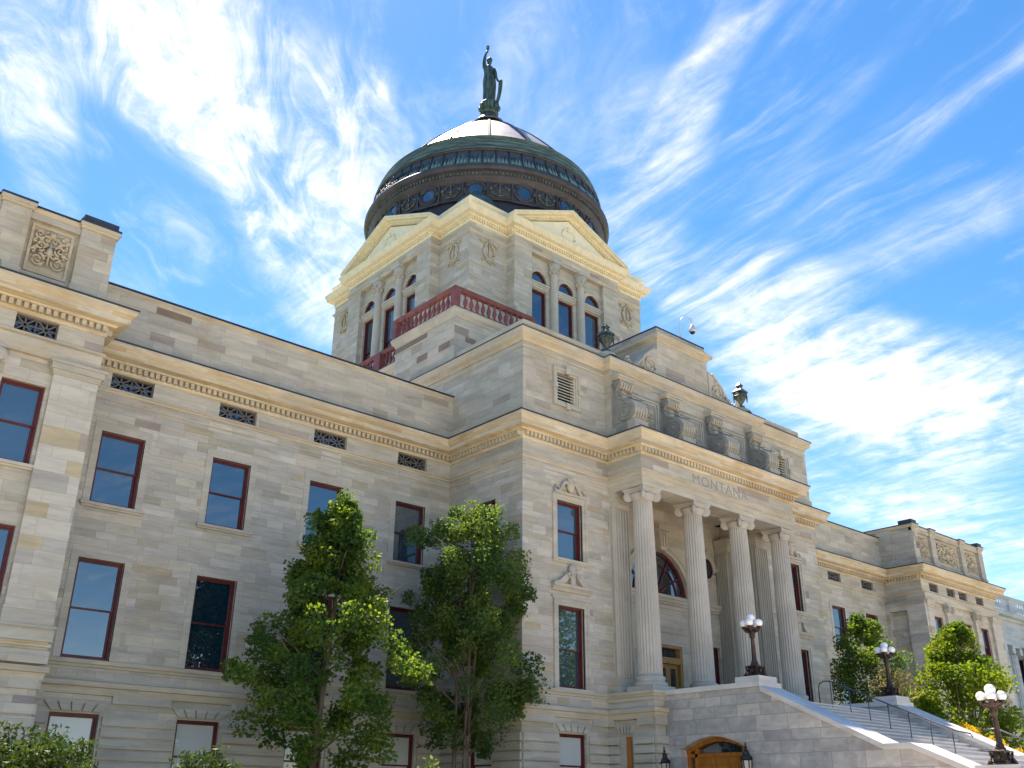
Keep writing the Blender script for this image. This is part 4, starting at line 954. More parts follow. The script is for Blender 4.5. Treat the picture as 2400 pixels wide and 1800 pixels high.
# ------------------------------------------------------------------ podium and balustrade
pd = MB(); HP = CX-XPL
x0, x1, y0, y1 = XPL, 2*CX-XPL, CY-HP, CY+HP
def cross(e):   # plan: square with recessed middles of each side
    c = 3.85; r = 1.25
    return [(x0-e, y1+e), (x0-e, y1-c-e), (x0+r-e, y1-c-e), (x0+r-e, y0+c+e), (x0-e, y0+c+e), (x0-e, y0-e), (x0+c+e, y0-e), (x0+c+e, y0+r-e), (x1-c-e, y0+r-e), (x1-c-e, y0-e), (x1+e, y0-e), (x1+e, y0+c+e), (x1-r+e, y0+c+e), (x1-r+e, y1-c-e), (x1+e, y1-c-e), (x1+e, y1+e)]
PL = cross(0)
pd.prism([(p[0], p[1], 15.02) for p in PL][::-1], (0, 0, 1.93)); pd.build('podium', 'sandstone_attic', cap)
b = MB(); b.sweep([(-.3, 16.55), (.02, 16.55), (.03, 16.62), (.0, 16.64), (-.3, 16.64)], PL, closed=True)
b.sweep([(-.6, 16.9), (.02, 16.9), (.04, 16.98), (.12, 17.06), (.13, 17.14), (.17, 17.2), (.17, 17.24), (-.6, 17.26)], PL, closed=True); b.build('podium_moulding', 'sandstone_smooth', cap)
rl = MB()
rl.sweep([(.02, 17.26), (.10, 17.26), (.10, 17.34), (.06, 17.36), (-.06, 17.36), (-.10, 17.34), (-.10, 17.26)], PL, closed=True)
rl.sweep([(-.08, 17.98), (.06, 17.98), (.10, 18.02), (.12, 18.1), (.12, 18.16), (-.12, 18.16), (-.12, 18.02)], PL, closed=True)
for k, p in enumerate(PL):
    for q in (p,):
        rl.box(q[0]-.13, q[0]+.13, q[1]-.13, q[1]+.13, 17.262, 18.04)
bl_pts = []
for k in range(len(PL)):
    a, c = Vector(PL[k]), Vector(PL[(k+1) % len(PL)]); d_ = c-a; L = d_.length; d_.normalize()
    m_ = Vector(((a.x+c.x)/2, (a.y+c.y)/2))
    npan = max(1, round(L/3.2))
    for j in range(1, npan):
        q = a+d_*L*j/npan; rl.box(q.x-.2, q.x+.2, q.y-.2 if abs(d_.x) > .5 else q.y-.2, q.y+.2, 17.262, 18.04)
    for j in range(npan):
        s0, s1 = L*j/npan+.32, L*(j+1)/npan-.32; nb = max(2, int((s1-s0)/.27))
        for i in range(nb): bl_pts.append((a+d_*(s0+(s1-s0)*(i+.5)/nb), (m_.x+m_.y) < (CX+CY)+2))
rail = rl.build('balustrade', 'balustrade_red', cap)
B = MB(); B.lathe([(.01, 0), (.07, 0), (.07, .05), (.04, .08), (.05, .14), (.085, .22), (.09, .30), (.06, .42), (.035, .50), (.04, .54), (.055, .56), (.035, .6), (.07, .66), (.01, .66)], (0, 0), 10)
meB = B.mesh('baluster', 'balustrade_red', (0, 0, 0), local=True); cnt = 0; rest = MB()
vis = sorted(bl_pts, key=lambda q: q[0].x+q[0].y)
for p, _ in vis:
    if cnt < 96:
        o = bpy.data.objects.new('baluster', meB); C.objects.link(o); o.parent = rail; o.location = W((p.x, p.y, 17.35))-WLOC[rail.name]; cnt += 1
    else: rest.lathe([(.07, 17.35), (.04, 17.45), (.09, 17.65), (.035, 17.85), (.07, 18.0)], (p.x, p.y), 6)
tag(rest.build('far_balusters', 'balustrade_red', rail), kind='stuff')

# ------------------------------------------------------------------ tower
TL, TR, TF, TB = 22.5, 33.56, 28.61, 39.67
BO, BE = .50, 2.16          # bay projection and distance of its edge from the corner
tw = MB(); tt = MB(); tc_ = MB(); tm = MB(); tp = MB()
ZT0, ZT1 = 16.9, 23.7
tw.box(TL+.3, TR-.3, TF+.9, TB-.9, 20, ZT1)
H2 = (TR-TL)/2
def local(side):   # maps bay-local (a along face from centre, o outward from corner plane, z) to the world
    if side == 0: return lambda a, o, z: (CX+a, TF-o, z)
    if side == 1: return lambda a, o, z: (TL-o, CY-a, z)
    if side == 2: return lambda a, o, z: (TR+o, CY+a, z)
    return lambda a, o, z: (CX-a, TB+o, z)
hw = H2-BE          # half width of bay
for side in range(4):
    f = local(side); rz = (0, -math.pi/2, math.pi/2, math.pi)[side]
    # corner blocks
    for sx in (-1, 1):
        a0, a1 = sorted((sx*hw, sx*H2)); wall(tw, f, a0, a1, ZT0, ZT1)
    fB = lambda a, o, z, f=f: f(a, o+BO, z)
    RW = 2.32           # half width of the recess
    # bay piers
    for sx in (-1, 1):
        a0, a1 = sorted((sx*hw, sx*RW)); fbox(tw, fB, a0, a1, -BO-.02, 0, ZT0, 23.17)
    fbox(tw, fB, -hw, hw, -BO-.6, 0, 23.17, ZT1)
    if side in (0, 1, 2):
        # recessed wall with three windows; arch lights above
        fR = lambda a, o, z, f=f: f(a, o+BO-.22, z)
        cs = (-1.72, 0, 1.72); ww = .96
        wall(tt, fR, -RW, RW, ZT0, 23.17, [(c-ww/2, c+ww/2, 18.6, 21.5) for c in cs]+[(c-ww/2, c+ww/2, 21.92, 22.42) for c in cs], .2)
        for c in cs:
            window(c, 18.6, 21.5, ww, fR, rz=rz, surround='none', rail=.42)
            ob = MB(); r_ = ww/2
            for k in range(16):
                a0, a1 = math.pi*k/16, math.pi*(k+1)/16
                for q0, q1, o0, o1, mb in ((r_-.07, r_, -.14, -.04, ob), (r_, r_+.14, -.02, .04, tm), (r_+.14, r_+.2, -.02, .07, tm)):
                    fprism(mb, fR, [(c+q0*math.cos(a0), 21.96+q0*math.sin(a0)), (c+q1*math.cos(a0), 21.96+q1*math.sin(a0)), (c+q1*math.cos(a1), 21.96+q1*math.sin(a1)), (c+q0*math.cos(a1), 21.96+q0*math.sin(a1))], o0, o1)
            for sx in (-1, 1):   # spandrels
                fprism(tt, fR, [(c+sx*r_, 22.42)] + [(c+sx*r_*math.cos(math.pi/2*k/8), 21.96+r_*math.sin(math.pi/2*k/8)) for k in range(9)] + [(c, 22.42)], -.15, 0)
            fbox(ob, fR, c-r_, c+r_, -.14, -.04, 21.92, 21.99)
            arc = ob.build('arched_light', 'window_red', cap)
            v = MB(); fprism(v, fR, [(c+(r_-.02)*math.cos(math.pi*k/16), 21.97+(r_-.02)*math.sin(math.pi*k/16)) for k in range(17)], -.11, -.10); v.build('pane', 'window_glass', arc)
            fbox(tm, fR, c-.60, c+.60, 0, .05, 21.56, 21.66); fbox(tm, fR, c-.61, c+.61, 0, .08, 21.66, 21.76); fbox(tm, fR, c-.62, c+.62, 0, .11, 21.76, 21.86)
        for c in (-.86, .86):   # columns
            x_, y_, _ = f(c, BO-.12, 0); cm = MB()
            cm.lathe([(.21, ZT0+.4), (.205, 18), (.18, 22.42)], (x_, y_), 20); cm.lathe([(.18, 22.38), (.22, 22.42), (.2, 22.46), (.21, 22.6), (.28, 22.85), (.26, 22.88), (.33, 23.03), (.24, 23.05), (.01, 23.05)], (x_, y_), 20)
            for k in range(16):
                a = 2*math.pi*k/16; q = .24+.05*(k % 2); zq = 22.58+.2*(k % 2)
                cm.ball((x_+q*math.cos(a), y_+q*math.sin(a), zq), .06, 4, 1, 1, 1.5)
            cm.box(x_-.32, x_+.32, y_-.32, y_+.32, 23.05, 23.17)
            cm.build('tower_column', 'column_stone', cap)
    # gable
    zb, za = 24.38, 26.0; hb = hw+.38
    oo = BO+.42
    tri = [(-hb, zb), (hb, zb), (0, za)]
    tri2 = [(-hb+.5, zb+.02), (hb-.5, zb+.02), (0, za-.24)]
    fprism(tp, f, tri2, -1.2, BO+.02)
    for sx in (-1, 1):
        # raking cornice in three stepped layers
        L = math.hypot(hb, za-zb); ux, uz = hb/L, (za-zb)/L
        for (t0, t1, o_) in ((0, .10, oo), (.10, .20, oo-.06), (.20, .28, oo-.26), (.28, .38, oo-.33)):
            pts = [(sx*(hb+.0), zb+.22-t0), (0, za+.22-t0), (0, za+.22-t1), (sx*(hb+.0), zb+.22-t1)]
            fprism(tc_, f, pts, -.9, o_)
        nd = int(L/.15)
        for k in range(2, nd-1):
            fa_ = k/nd; a_ = sx*hb*(1-fa_); z_ = zb+(za-zb)*fa_-.10
            fprism(tc_, f, [(a_-.04, z_-.05), (a_+.04, z_-.05), (a_+.04, z_+.04), (a_-.04, z_+.04)], BO, BO+.15)
    # ring and shell ornament on the tympanum
    om = MB(); om.tube([f(.42*math.cos(a), BO+.05, 24.93+.36*math.sin(a)) for a in [2*math.pi*k/24 for k in range(25)]], .05, 6, caps=False)
    q = f(0, BO+.08, 25.25); om.ball(q, .12, 5)
    for sx in (-1, 1): om.tube([f(sx*(.5+k*.16), BO+.03, 24.6+.12*math.sin(k*1.3)-.01*k) for k in range(9)], [.05-.004*k for k in range(9)], 5)
    om.build('tympanum_ornament', 'tympanum_paint', cap)
# continuous entablature with breaks at the bays
def tplan():
    P = []
    P += [(TL, TF), (CX-hw, TF), (CX-hw, TF-BO), (CX+hw, TF-BO), (CX+hw, TF), (TR, TF), (TR, CY-hw), (TR+BO, CY-hw), (TR+BO, CY+hw), (TR, CY+hw), (TR, TB), (CX+hw, TB), (CX+hw, TB+BO), (CX-hw, TB+BO), (CX-hw, TB), (TL, TB), (TL, CY+hw), (TL-BO, CY+hw), (TL-BO, CY-hw), (TL, CY-hw)]
    return P
TP = tplan()
tm.sweep([(-.05, 23.16), (.03, 23.16), (.05, 23.22), (.09, 23.26), (.09, 23.3), (-.05, 23.32)], TP, closed=True)
tc_.sweep([(-.6, 23.68), (.03, 23.68), (.05, 23.76), (.05, 23.92), (.14, 23.94), (.16, 24.0), (.34, 24.04), (.35, 24.14), (.40, 24.22), (.44, 24.32), (.44, 24.38), (-.6, 24.5)], TP, closed=True)
dentils(tc_, TP+[TP[0]], .045, .13, 23.79, 23.92, .15, .085)
TQ = [(TL, TF), (TR, TF), (TR, TB), (TL, TB)]
tc_.sweep([(-.9, 24.4), (.12, 24.4), (.12, 24.68), (.18, 24.74), (.2, 24.86), (-.9, 24.92)], TQ, closed=True)
split_build(tw, 'tower_wall', 'sandstone', cap, side_of); split_build(tt, 'tower_recess', 'sandstone_smooth', cap, side_of); split_build(tm, 'tower_moulding', 'sandstone_smooth', cap, side_of)
tc_.build('tower_cornice', 'cream_paint', cap); split_build(tp, 'tympanum', 'tympanum_paint', cap, side_of)
# laurel wreaths at the corners
wm = MB()
rnd = random.Random(5)
wm.tube([(.30*math.cos(a), -.03, .50+.40*math.sin(a)) for a in [R(115)+R(310)*k/24 for k in range(25)]], .05, 6)
for k in range(40):
    a = R(115)+R(310)*k/39; wm.ball((.30*math.cos(a)+rnd.uniform(-.04, .04), -.04, .50+.40*math.sin(a)+rnd.uniform(-.04, .04)), .045, 4)
wm.tube([(0, -.03, .02), (0, -.03, 1.0)], [.02, .04], 6); wm.ball((0, -.04, 1.05), .06, 5)
for sx in (-1, 1):
    wm.tube([(sx*.05, -.03, .95), (sx*.2, -.03, .99), (sx*.38, -.04, .9), (sx*.5, -.03, .97)], [.03, .035, .05, .03], 6); wm.ball((sx*.42, -.04, .9), .06, 4); wm.ball((sx*.52, -.04, .96), .05, 4)
    wm.tube([(0, -.03, .1), (sx*.15, -.03, .02), (sx*.25, -.03, .1), (sx*.35, -.03, -.02), (sx*.44, -.03, .06)], [.02, .04, .03, .045, .02], 6); wm.tube([(0, -.03, .08), (sx*.1, -.03, -.14)], .03, 6)
meW = wm.mesh('laurel_wreath', 'relief_stone', (0, 0, 0), local=True)
for x in (TL+1.08, TR-1.05): put(meW, 'laurel_wreath', (x, TF-.01, 22.0), cap)
for y in (TF+1.1, TB-1.1): put(meW, 'laurel_wreath', (TL-.01, y, 22.0), cap, -math.pi/2)

# ------------------------------------------------------------------ dome
DC = (27.98, 34.13)
def dome_part(prof, name, mat, n=96, sm=True, parent=cap): b = MB(); b.lathe(prof, DC, n, sm=sm); return b.build(name, mat, parent)
b = MB(); b.box(TL+.3, TR-.3, TF+.3, TB-.3, 24.5, 24.95); b.build('tower_roof', 'turret_patina', cap)
dome_part([(5.86, 24.9), (5.86, 25.98), (6.0, 26.0), (6.02, 26.05), (6.0, 26.12), (5.85, 26.16)], 'drum_base', 'drum_bronze', sm=False)
dome_part([(5.85, 26.12), (5.92, 26.16), (5.92, 27.0)], 'drum', 'drum_bronze')
dome_part([(5.9, 26.96), (6.0, 27.0), (6.03, 27.08), (6.15, 27.15), (6.18, 27.2), (6.18, 27.44), (6.3, 27.46), (6.38, 27.5), (6.43, 27.58), (6.43, 27.72), (6.36, 27.82), (6.1, 27.86)], 'drum_cornice', 'cornice_bronze', 128)
b = MB()
for k in range(220):
    a = 2*math.pi*k/220; c, s_ = math.cos(a), math.sin(a); b.prism([(DC[0]+r*c-s_*e, DC[1]+r*s_+c*e, 27.25) for r, e in ((6.16, -.045), (6.26, -.045), (6.26, .045), (6.16, .045))], (0, 0, .13))
b.build('drum_dentils', 'relief_bronze', cap)
lb = dome_part([(6.30, 27.85), (6.2, 28.0), (6.06, 28.4), (5.98, 28.80)], 'leaf_band', 'leaf_patina', 128)
b = MB()
for k in range(60):
    a = 2*math.pi*k/60; c, s_ = math.cos(a), math.sin(a); b.tube([(DC[0]+r*c, DC[1]+r*s_, z) for r, z in ((6.31, 27.87), (6.22, 28.02), (6.08, 28.4), (6.0, 28.80))], .035, 5)
    for j in (1, 2, 3):
        a2 = a+2*math.pi/60*j/4; c, s_ = math.cos(a2), math.sin(a2)
        b.tube([(DC[0]+r*c, DC[1]+r*s_, z) for r, z in ((6.27, 27.9), (6.18, 28.08), (6.09, 28.35), (6.05, 28.5))], [.06, .07, .06, .012], 5)
b.build('leaf_ribs', 'leaf_patina', lb)
dome_part([(5.93, 28.78), (6.05, 28.79), (6.08, 28.85), (6.02, 28.92), (5.9, 28.93)], 'dome_torus', 'cornice_bronze', 128)
bp = []
NB = 6
for k in range(NB):      # stepped belts swelling up to the foot of the cap
    def bz(tt_): return (5.98+(5.47-5.98)*tt_, 28.92+(29.97-28.92)*(tt_*(1+.85*(1-tt_))))
    (r0_, z0_), (r1_, z1_) = bz(k/NB), bz((k+1)/NB)
    bp += [(r0_+.06, z0_), (r0_+.085, z0_+.05), (r0_+.03, z0_+.09), (r0_+.01, z1_-.04), (r0_-.02, z1_-.01)]
bp += [(5.47, 29.97), (5.3, 29.98)]
dome_part(bp, 'dome_belt', 'belt_patina', 128, sm=False)
def capr(z):
    T = (z-29.95)/(34.61-29.95); c_ = .33    # solve T = t(1+c(1-t))
    tt_ = ((1+c_)-math.sqrt(max(0, (1+c_)**2-4*c_*T)))/(2*c_); return 5.42+(.9-5.42)*tt_
zz = [29.95+(34.58-29.95)*k/24 for k in range(25)]
capo = dome_part([(capr(z), z) for z in zz]+[(.4, 34.62)], 'dome_cap', 'cap_copper', 96)
b = MB()
for k in range(16):
    a = 2*math.pi*(k+.25)/16; c, s_ = math.cos(a), math.sin(a)
    pr = [(capr(z), z) for z in zz[:-1]]
    for i in range(len(pr)-1):
        (r0, z0), (r1, z1) = pr[i], pr[i+1]
        def P_(r, z, e, up_): return (DC[0]+(r+up_)*c-s_*e, DC[1]+(r+up_)*s_+c*e, z+up_*.5)
        for (e0, e1, h_) in ((-.06, .06, .06),):
            q = [P_(r0, z0, e0, h_), P_(r0, z0, e1, h_), P_(r1, z1, e1, h_), P_(r1, z1, e0, h_)]
            q2 = [P_(r0, z0, e0, -.02), P_(r0, z0, e1, -.02), P_(r1, z1, e1, -.02), P_(r1, z1, e0, -.02)]
            b.face(q); b.face([q[0], q[3], q2[3], q2[0]]); b.face([q[1], q[2], q2[2], q2[1]])
b.build('dome_rib', 'cap_rib', capo)
# lantern foot under the statue
ln = dome_part([(.95, 34.42), (.98, 34.6), (.9, 34.62), (.78, 34.66)], 'lantern_rim', 'cap_rib', 40)
b = MB()
for k in range(14):
    a = 2*math.pi*k/14; b.tube([(DC[0]+.86*math.cos(a), DC[1]+.86*math.sin(a), 34.55), (DC[0]+.8*math.cos(a), DC[1]+.8*math.sin(a), 34.95)], .035, 5)
b.build('lantern_bars', 'cap_rib', ln)
dome_part([(.86, 34.92), (.9, 34.98), (.88, 35.02), (.7, 35.2), (.55, 35.42), (.44, 35.6), (.40, 35.68), (.01, 35.7)], 'lantern_skirt', 'skirt_bronze', 40)
# round windows of the drum, each with its bronze frame, and anchors of garland between
ow = MB(); n = 28
def cyl(pt, r=5.92):   # (arc offset, height, out) -> local with window centre on -Y side
    a = pt[0]/r; return ((r+pt[2])*math.sin(a), -(r+pt[2])*math.cos(a)+0, pt[1])
for rr, th in ((.47, .07), (.36, .05)): ow.tube([cyl((rr*math.cos(q), rr*math.sin(q)*1.0, .05)) for q in [2*math.pi*k/n for k in range(n+1)]], th, 6, caps=False)
for q0, q1, z0, z1 in ((-.62, -.54, -.62, .62), (.54, .62, -.62, .62)):
    ow.prism([cyl((q0, z0, 0)), cyl((q1, z0, 0)), cyl((q1, z0, .09)), cyl((q0, z0, .09))], (0, 0, z1-z0))
for k in range(8):
    for z0, z1 in ((.54, .62), (-.66, -.6)):
        ow.prism([cyl((-.54+1.08*k/8, z0, 0)), cyl((-.54+1.08*(k+1)/8, z0, 0)), cyl((-.54+1.08*(k+1)/8, z0, .09)), cyl((-.54+1.08*k/8, z0, .09))], (0, 0, z1-z0))
for a in (0, 90, 180, 270): ow.ball(cyl((.5*math.cos(R(a)), .5*math.sin(R(a)), .08)), .09, 4)
meO = ow.mesh('oculus_window', 'cornice_bronze', (0, 0, 0), local=True)
op = MB(); op.face([cyl((.33*math.cos(q), .33*math.sin(q), .03)) for q in [2*math.pi*k/n for k in range(n)]]); meOP = op.mesh('pane', 'window_glass', (0, 0, 0), local=True)
gw = MB(); gw.tube([cyl((.42*math.cos(q), .05+.36*math.sin(q), .04)) for q in [R(180)+R(180)*k/14 for k in range(15)]], .045, 6)
for sx in (-1, 1):
    gw.ball(cyl((sx*.42, .08, .05)), .09, 5); gw.tube([cyl((sx*q, z, .04)) for q, z in ((0, .3), (.12, .4), (.25, .2), (.4, .12))], .03, 5); gw.tube([cyl((sx*q, z, .04)) for q, z in ((0, .1), (.1, -.05), (.2, .02))], .025, 5)
gw.tube([cyl((0, -.25, .04)), cyl((0, .5, .04))], .045, 6); gw.ball(cyl((0, .5, .05)), .08, 5)
meG = gw.mesh('garland', 'relief_bronze', (0, 0, 0), local=True)
for k in range(16):
    a = R(-135+22.5*k)+math.pi/2
    o = put(meO, 'oculus_window', (DC[0], DC[1], 26.60), cap, a); q = bpy.data.objects.new('pane', meOP); C.objects.link(q); q.parent = o
    put(meG, 'garland', (DC[0], DC[1], 26.56), cap, a+R(11.25))
# corner turret domes
for sx, sy in ((-1, -1), (1, -1), (-1, 1), (1, 1)):
    c = (CX+sx*4.2, CY+sy*4.2); b = MB()
    b.lathe([(1.2, 24.6), (1.2, 24.98), (1.13, 25.03), (1.11, 25.15), (1.05, 25.43), (.9, 25.72), (.67, 25.97), (.38, 26.11), (.14, 26.16), (.1, 26.22), (.16, 26.27), (.18, 26.35), (.15, 26.43), (.07, 26.48), (.01, 26.5)], c, 32)
    b.build('turret_dome', 'turret_patina', cap)
for side in range(4):   # palmette at each gable peak
    f = local(side); b = MB()
    for k in range(7):
        a = R(20+23.3*k); p0 = f(0, BO+.2, 26.2); p1 = f(.34*math.cos(a), BO+.2, 26.2+.30*math.sin(a)); b.tube([p0, p1], [.03, .07], 6)
    b.build('palmette', 'turret_patina', cap)

# ------------------------------------------------------------------ statue
st_ = thing('statue', 'green bronze robed woman raising a torch on top of the dome', 'statue', (DC[0], DC[1], 35.68))
b = MB(); b.lathe([(.01, 35.68), (.50, 35.68), (.52, 35.78), (.46, 35.84), (.50, 36.1), (.56, 36.3), (.55, 36.42), (.45, 36.5), (.42, 36.56), (.01, 36.56)], DC, 32)
b.build('pedestal_drum', 'statue_bronze', st_)
b = MB()
for k in range(8):
    a = 2*math.pi*k/8; b.ball((DC[0]+.52*math.cos(a), DC[1]+.52*math.sin(a), 36.15), .12, 5, 1, 1, 1.6)
b.build('garland', 'statue_bronze', st_)
# the figure faces the front; local axes: side = along the picture's right
fx = Vector((math.cos(R(-41)), math.sin(R(-41)), 0)); fy = Vector((math.sin(R(41)), math.cos(R(41)), 0))   # right and away as seen from the lawn
def FP(a, d_, z): q = Vector((DC[0], DC[1], 0)) + fx*a + fy*d_; return (q.x, q.y, z)
robe = MB(); rings = [(36.54, -.02, .34, .30), (36.75, -.02, .335, .30), (37.1, -.03, .335, .30), (37.45, -.03, .345, .30), (37.8, -.03, .365, .30), (38.1, -.03, .36, .28), (38.35, -.04, .33, .26), (38.6, -.06, .285, .23), (38.8, -.07, .30, .23), (39.0, -.10, .30, .22), (39.14, -.11, .26, .18), (39.22, -.08, .14, .12), (39.3, -.06, .085, .085)]
n = 48; i0 = len(robe.v)
for z, ca0, ra, rb in rings:
    for k in range(n):
        a = 2*math.pi*k/n; fold = 1+(.075*math.sin(a*9+z*1.2)+.04*math.sin(a*17-z*2))*max(0, min(1, (39.1-z)/1.2))
        robe.v.append(FP(ca0+ra*fold*math.cos(a), rb*fold*math.sin(a), z))
for j in range(len(rings)-1):
    for k in range(n): robe.f.append((i0+j*n+k, i0+j*n+(k+1) % n, i0+(j+1)*n+(k+1) % n, i0+(j+1)*n+k)); robe.smooth.append(True)
# neck and head in the same surface; raised arm and lowered arm grow from the shoulders
hd = [(39.3, .08), (39.37, .085), (39.42, .13), (39.5, .155), (39.58, .165), (39.66, .165), (39.74, .145), (39.8, .10), (39.84, .03)]
i0 = len(robe.v)
for z, rr in hd:
    for k in range(16):
        a = 2*math.pi*k/16; nose = .035*math.exp(-((a-math.pi*1.5)**2)/.05)*math.exp(-((z-39.55)**2)/.004); robe.v.append(FP(-.05+(rr*.88+0)*math.cos(a), (rr+nose)*math.sin(a), z))
for j in range(len(hd)-1):
    for k in range(16): robe.f.append((i0+j*16+k, i0+j*16+(k+1) % 16, i0+(j+1)*16+(k+1) % 16, i0+(j+1)*16+k)); robe.smooth.append(True)
robe.tube([FP(-.24, 0, 38.95), FP(-.33, -.0, 39.15), FP(-.36, -.02, 39.45), FP(-.33, -.05, 39.8), FP(-.27, -.06, 40.05), FP(-.22, -.07, 40.2), FP(-.19, -.07, 40.28)], [.13, .125, .10, .085, .065, .055, .06], 12)
robe.ball(FP(-.17, -.07, 40.32), .065, 6)     # closed hand
for k in range(4): robe.tube([FP(-.22, -.12, 40.28+.03*k), FP(-.16, -.15, 40.28+.03*k), FP(-.11, -.11, 40.28+.03*k)], .018, 5)
robe.tube([FP(.20, 0, 39.0), FP(.28, -.02, 38.75), FP(.34, -.06, 38.4), FP(.42, -.1, 38.15), FP(.47, -.12, 38.05)], [.11, .11, .09, .07, .055], 12)
robe.ball(FP(.5, -.12, 38.02), .06, 6)
for k in range(4): robe.tube([FP(.48, -.14, 38.05-.03*k), FP(.54, -.15, 38.05-.03*k), FP(.57, -.1, 38.03-.03*k)], .016, 5)
robe.build('figure', 'statue_bronze', st_)
b = MB(); b.ball(FP(-.05, .02, 39.68), .17, 7, 1, 1.05, .85); b.tube([FP(-.05, .0, 39.86), FP(-.02, .0, 39.94)], [.04, .015], 6); b.ball(FP(-.05, .15, 39.55), .08, 5); b.build('hair', 'statue_bronze', st_)
b = MB(); b.tube([FP(-.16, -.07, 40.1), FP(-.16, -.07, 40.42)], [.025, .04], 8); b.tube([FP(-.16, -.07, 40.42), FP(-.16, -.07, 40.5)], [.09, .10], 10)
for k in range(6): a = k*1.05; b.tube([FP(-.16+.05*math.cos(a), -.07+.05*math.sin(a), 40.5), FP(-.16+.06*math.cos(a+.5), -.07+.06*math.sin(a+.5), 40.6), FP(-.155, -.07, 40.74-.02*(k % 3))], [.045, .045, .008], 6)
b.build('torch', 'statue_bronze', st_)
b = MB()   # shield standing at her side
pts = [(.40, 36.6), (.50, 37.2), (.52, 37.8), (.60, 38.1), (.70, 38.0), (.68, 37.5), (.60, 37.0), (.50, 36.6)]
b.prism([FP(a, -.2, z) for a, z in pts], fy*.3); b.tube([FP(a, -.2, z) for a, z in pts+[pts[0]]], .035, 6); b.tube([FP(.6, -.1, 38.1), FP(.61, -.1, 38.25)], [.03, .005], 6)
b.build('shield', 'statue_bronze', st_)

# urns
def urn(x, label):
    root = thing('urn', label, 'urn', (x, YP+.15, 15.5), 'bronze urns on the attic')
    b = MB(); y = YP+.15
    b.lathe([(.01, 15.5), (.16, 15.5), (.16, 15.54), (.07, 15.6), (.06, 15.66), (.12, 15.72), (.22, 15.9), (.25, 16.05), (.25, 16.12), (.20, 16.16), (.01, 16.16)], (x, y), 24)
    b.build('bowl', 'urn_bronze', root)
    c = MB(); c.prism([(x+sx*.235, y+sy*.235, 16.16) for sx, sy in ((-1, -1), (1, -1), (1, 1), (-1, 1))], (0, 0, .07))
    for (h0, w0, h1, w1) in ((16.23, .235, 16.38, .10), (16.38, .09, 16.50, .09), (16.50, .125, 16.68, .008)):
        a = [(x+sx*w0, y+sy*w0, h0) for sx, sy in ((-1, -1), (1, -1), (1, 1), (-1, 1))]; b_ = [(x+sx*w1, y+sy*w1, h1) for sx, sy in ((-1, -1), (1, -1), (1, 1), (-1, 1))]
        for k in range(4): c.face([a[k], a[(k+1) % 4], b_[(k+1) % 4], b_[k]])
        c.face(a)
    c.build('lid', 'urn_bronze', root)
    s_ = MB()
    for k in range(4):
        a = R(45+90*k); a2 = R(135+90*k)
        s_.tube([(x+.26*math.cos(a), y+.26*math.sin(a), 16.14), (x+.27*math.cos(a), y+.27*math.sin(a), 15.98), (x+.27*math.cos(a), y+.27*math.sin(a), 15.74)], [.03, .04, .02], 6)
        s_.tube([(x+.26*math.cos(a+(a2-a)*f), y+.26*math.sin(a+(a2-a)*f), 16.12-.14*math.sin(math.pi*f)) for f in [j/8 for j in range(9)]], .03, 6)
    s_.build('swag', 'urn_bronze', root)
urn(23.98, 'bronze lidded urn on the attic corner nearest the dome balustrade')
urn(32.15, 'bronze lidded urn at the foot of the right-hand stone scroll')
# security camera
sc_ = thing('security_camera', 'white dome security camera on a bent pole above the attic block', 'camera', (28.6, 22.3, 17.4))
b = MB(); b.tube([(28.6, 22.3, 17.35), (28.6, 22.3, 18.35), (28.68, 22.28, 18.55), (28.82, 22.25, 18.66), (29.02, 22.2, 18.7), (29.18, 22.17, 18.66), (29.22, 22.16, 18.55), (29.24, 22.16, 18.42)], .025, 8); b.build('pole', 'white_metal', sc_)
b = MB(); b.lathe([(.01, 18.43), (.05, 18.43), (.08, 18.36), (.15, 18.2), (.16, 18.12), (.13, 18.08), (.01, 18.08)], (29.24, 22.16), 20); b.build('housing', 'white_metal', sc_)
b = MB(); b.ball((29.24, 22.16, 18.09), .11, 8); b.build('lens_dome', 'lantern_black', sc_)

# ------------------------------------------------------------------ stairs
sr = thing('stone_staircase', 'wide grey granite entrance stair with sloping side walls and pale copings', 'staircase', (28, 15, GZ))
Y_TOP, Y_M1, Y_M0 = 17.0, 13.3, 12.6     # head of the flight, landing
ZL = 1.38
def prof_coping(zoff):
    return [(20.11, 3.33+zoff), (16.62, 3.33+zoff), (16.62, 3.20+zoff), (13.15, 1.55+zoff), (12.45, 1.55+zoff), (11.0, .92+zoff), (9.9, .92+zoff)]
def stairwall(x0, x1, door):
    b = MB(); cp = prof_coping(-.13)
    zb = GZ
    poly = [(y, z) for y, z in cp] + [(9.9, zb)]
    if door:
        y0, y1, zs, zt = 17.25, 19.6, 1.62, 1.95
        arch = [(y0+(y1-y0)*k/16, zs+(zt-zs)*math.sin(math.pi*k/16)) for k in range(17)]
        poly += [(y0, zb)] + arch + [(y1, zb)]
    poly += [(20.11, zb)]
    th = .42
    b.prism([(x0, y, z) for y, z in poly], (th, 0, 0))
    b.box(x0+th+.01, x1, 9.9, 20.11, GZ, .6) if not door else None
    inner = [(y, z) for y, z in cp] + [(9.9, zb), (20.11, zb)]
    b.prism([(x1-.3, y, z) for y, z in inner], (.3, 0, 0))
    b.build('side_wall', 'granite', sr)
    c = MB(); e = .06; cpt = prof_coping(0)
    low = [(y, z-.14) for y, z in cpt]
    c.prism([(x0-e, y, z) for y, z in cpt+low[::-1]], (x1-x0+2*e, 0, 0))
    c.box(x0+.05, x1-.05, 16.68, 17.5, 3.33, 3.5); c.box(x0-.02, x1+.02, 10.0, 11.0, .92, 1.0)
    c.build('coping', 'granite_coping', sr)
NX0, NX1, FX0, FX1 = 23.8, 24.75, 31.3, 32.25
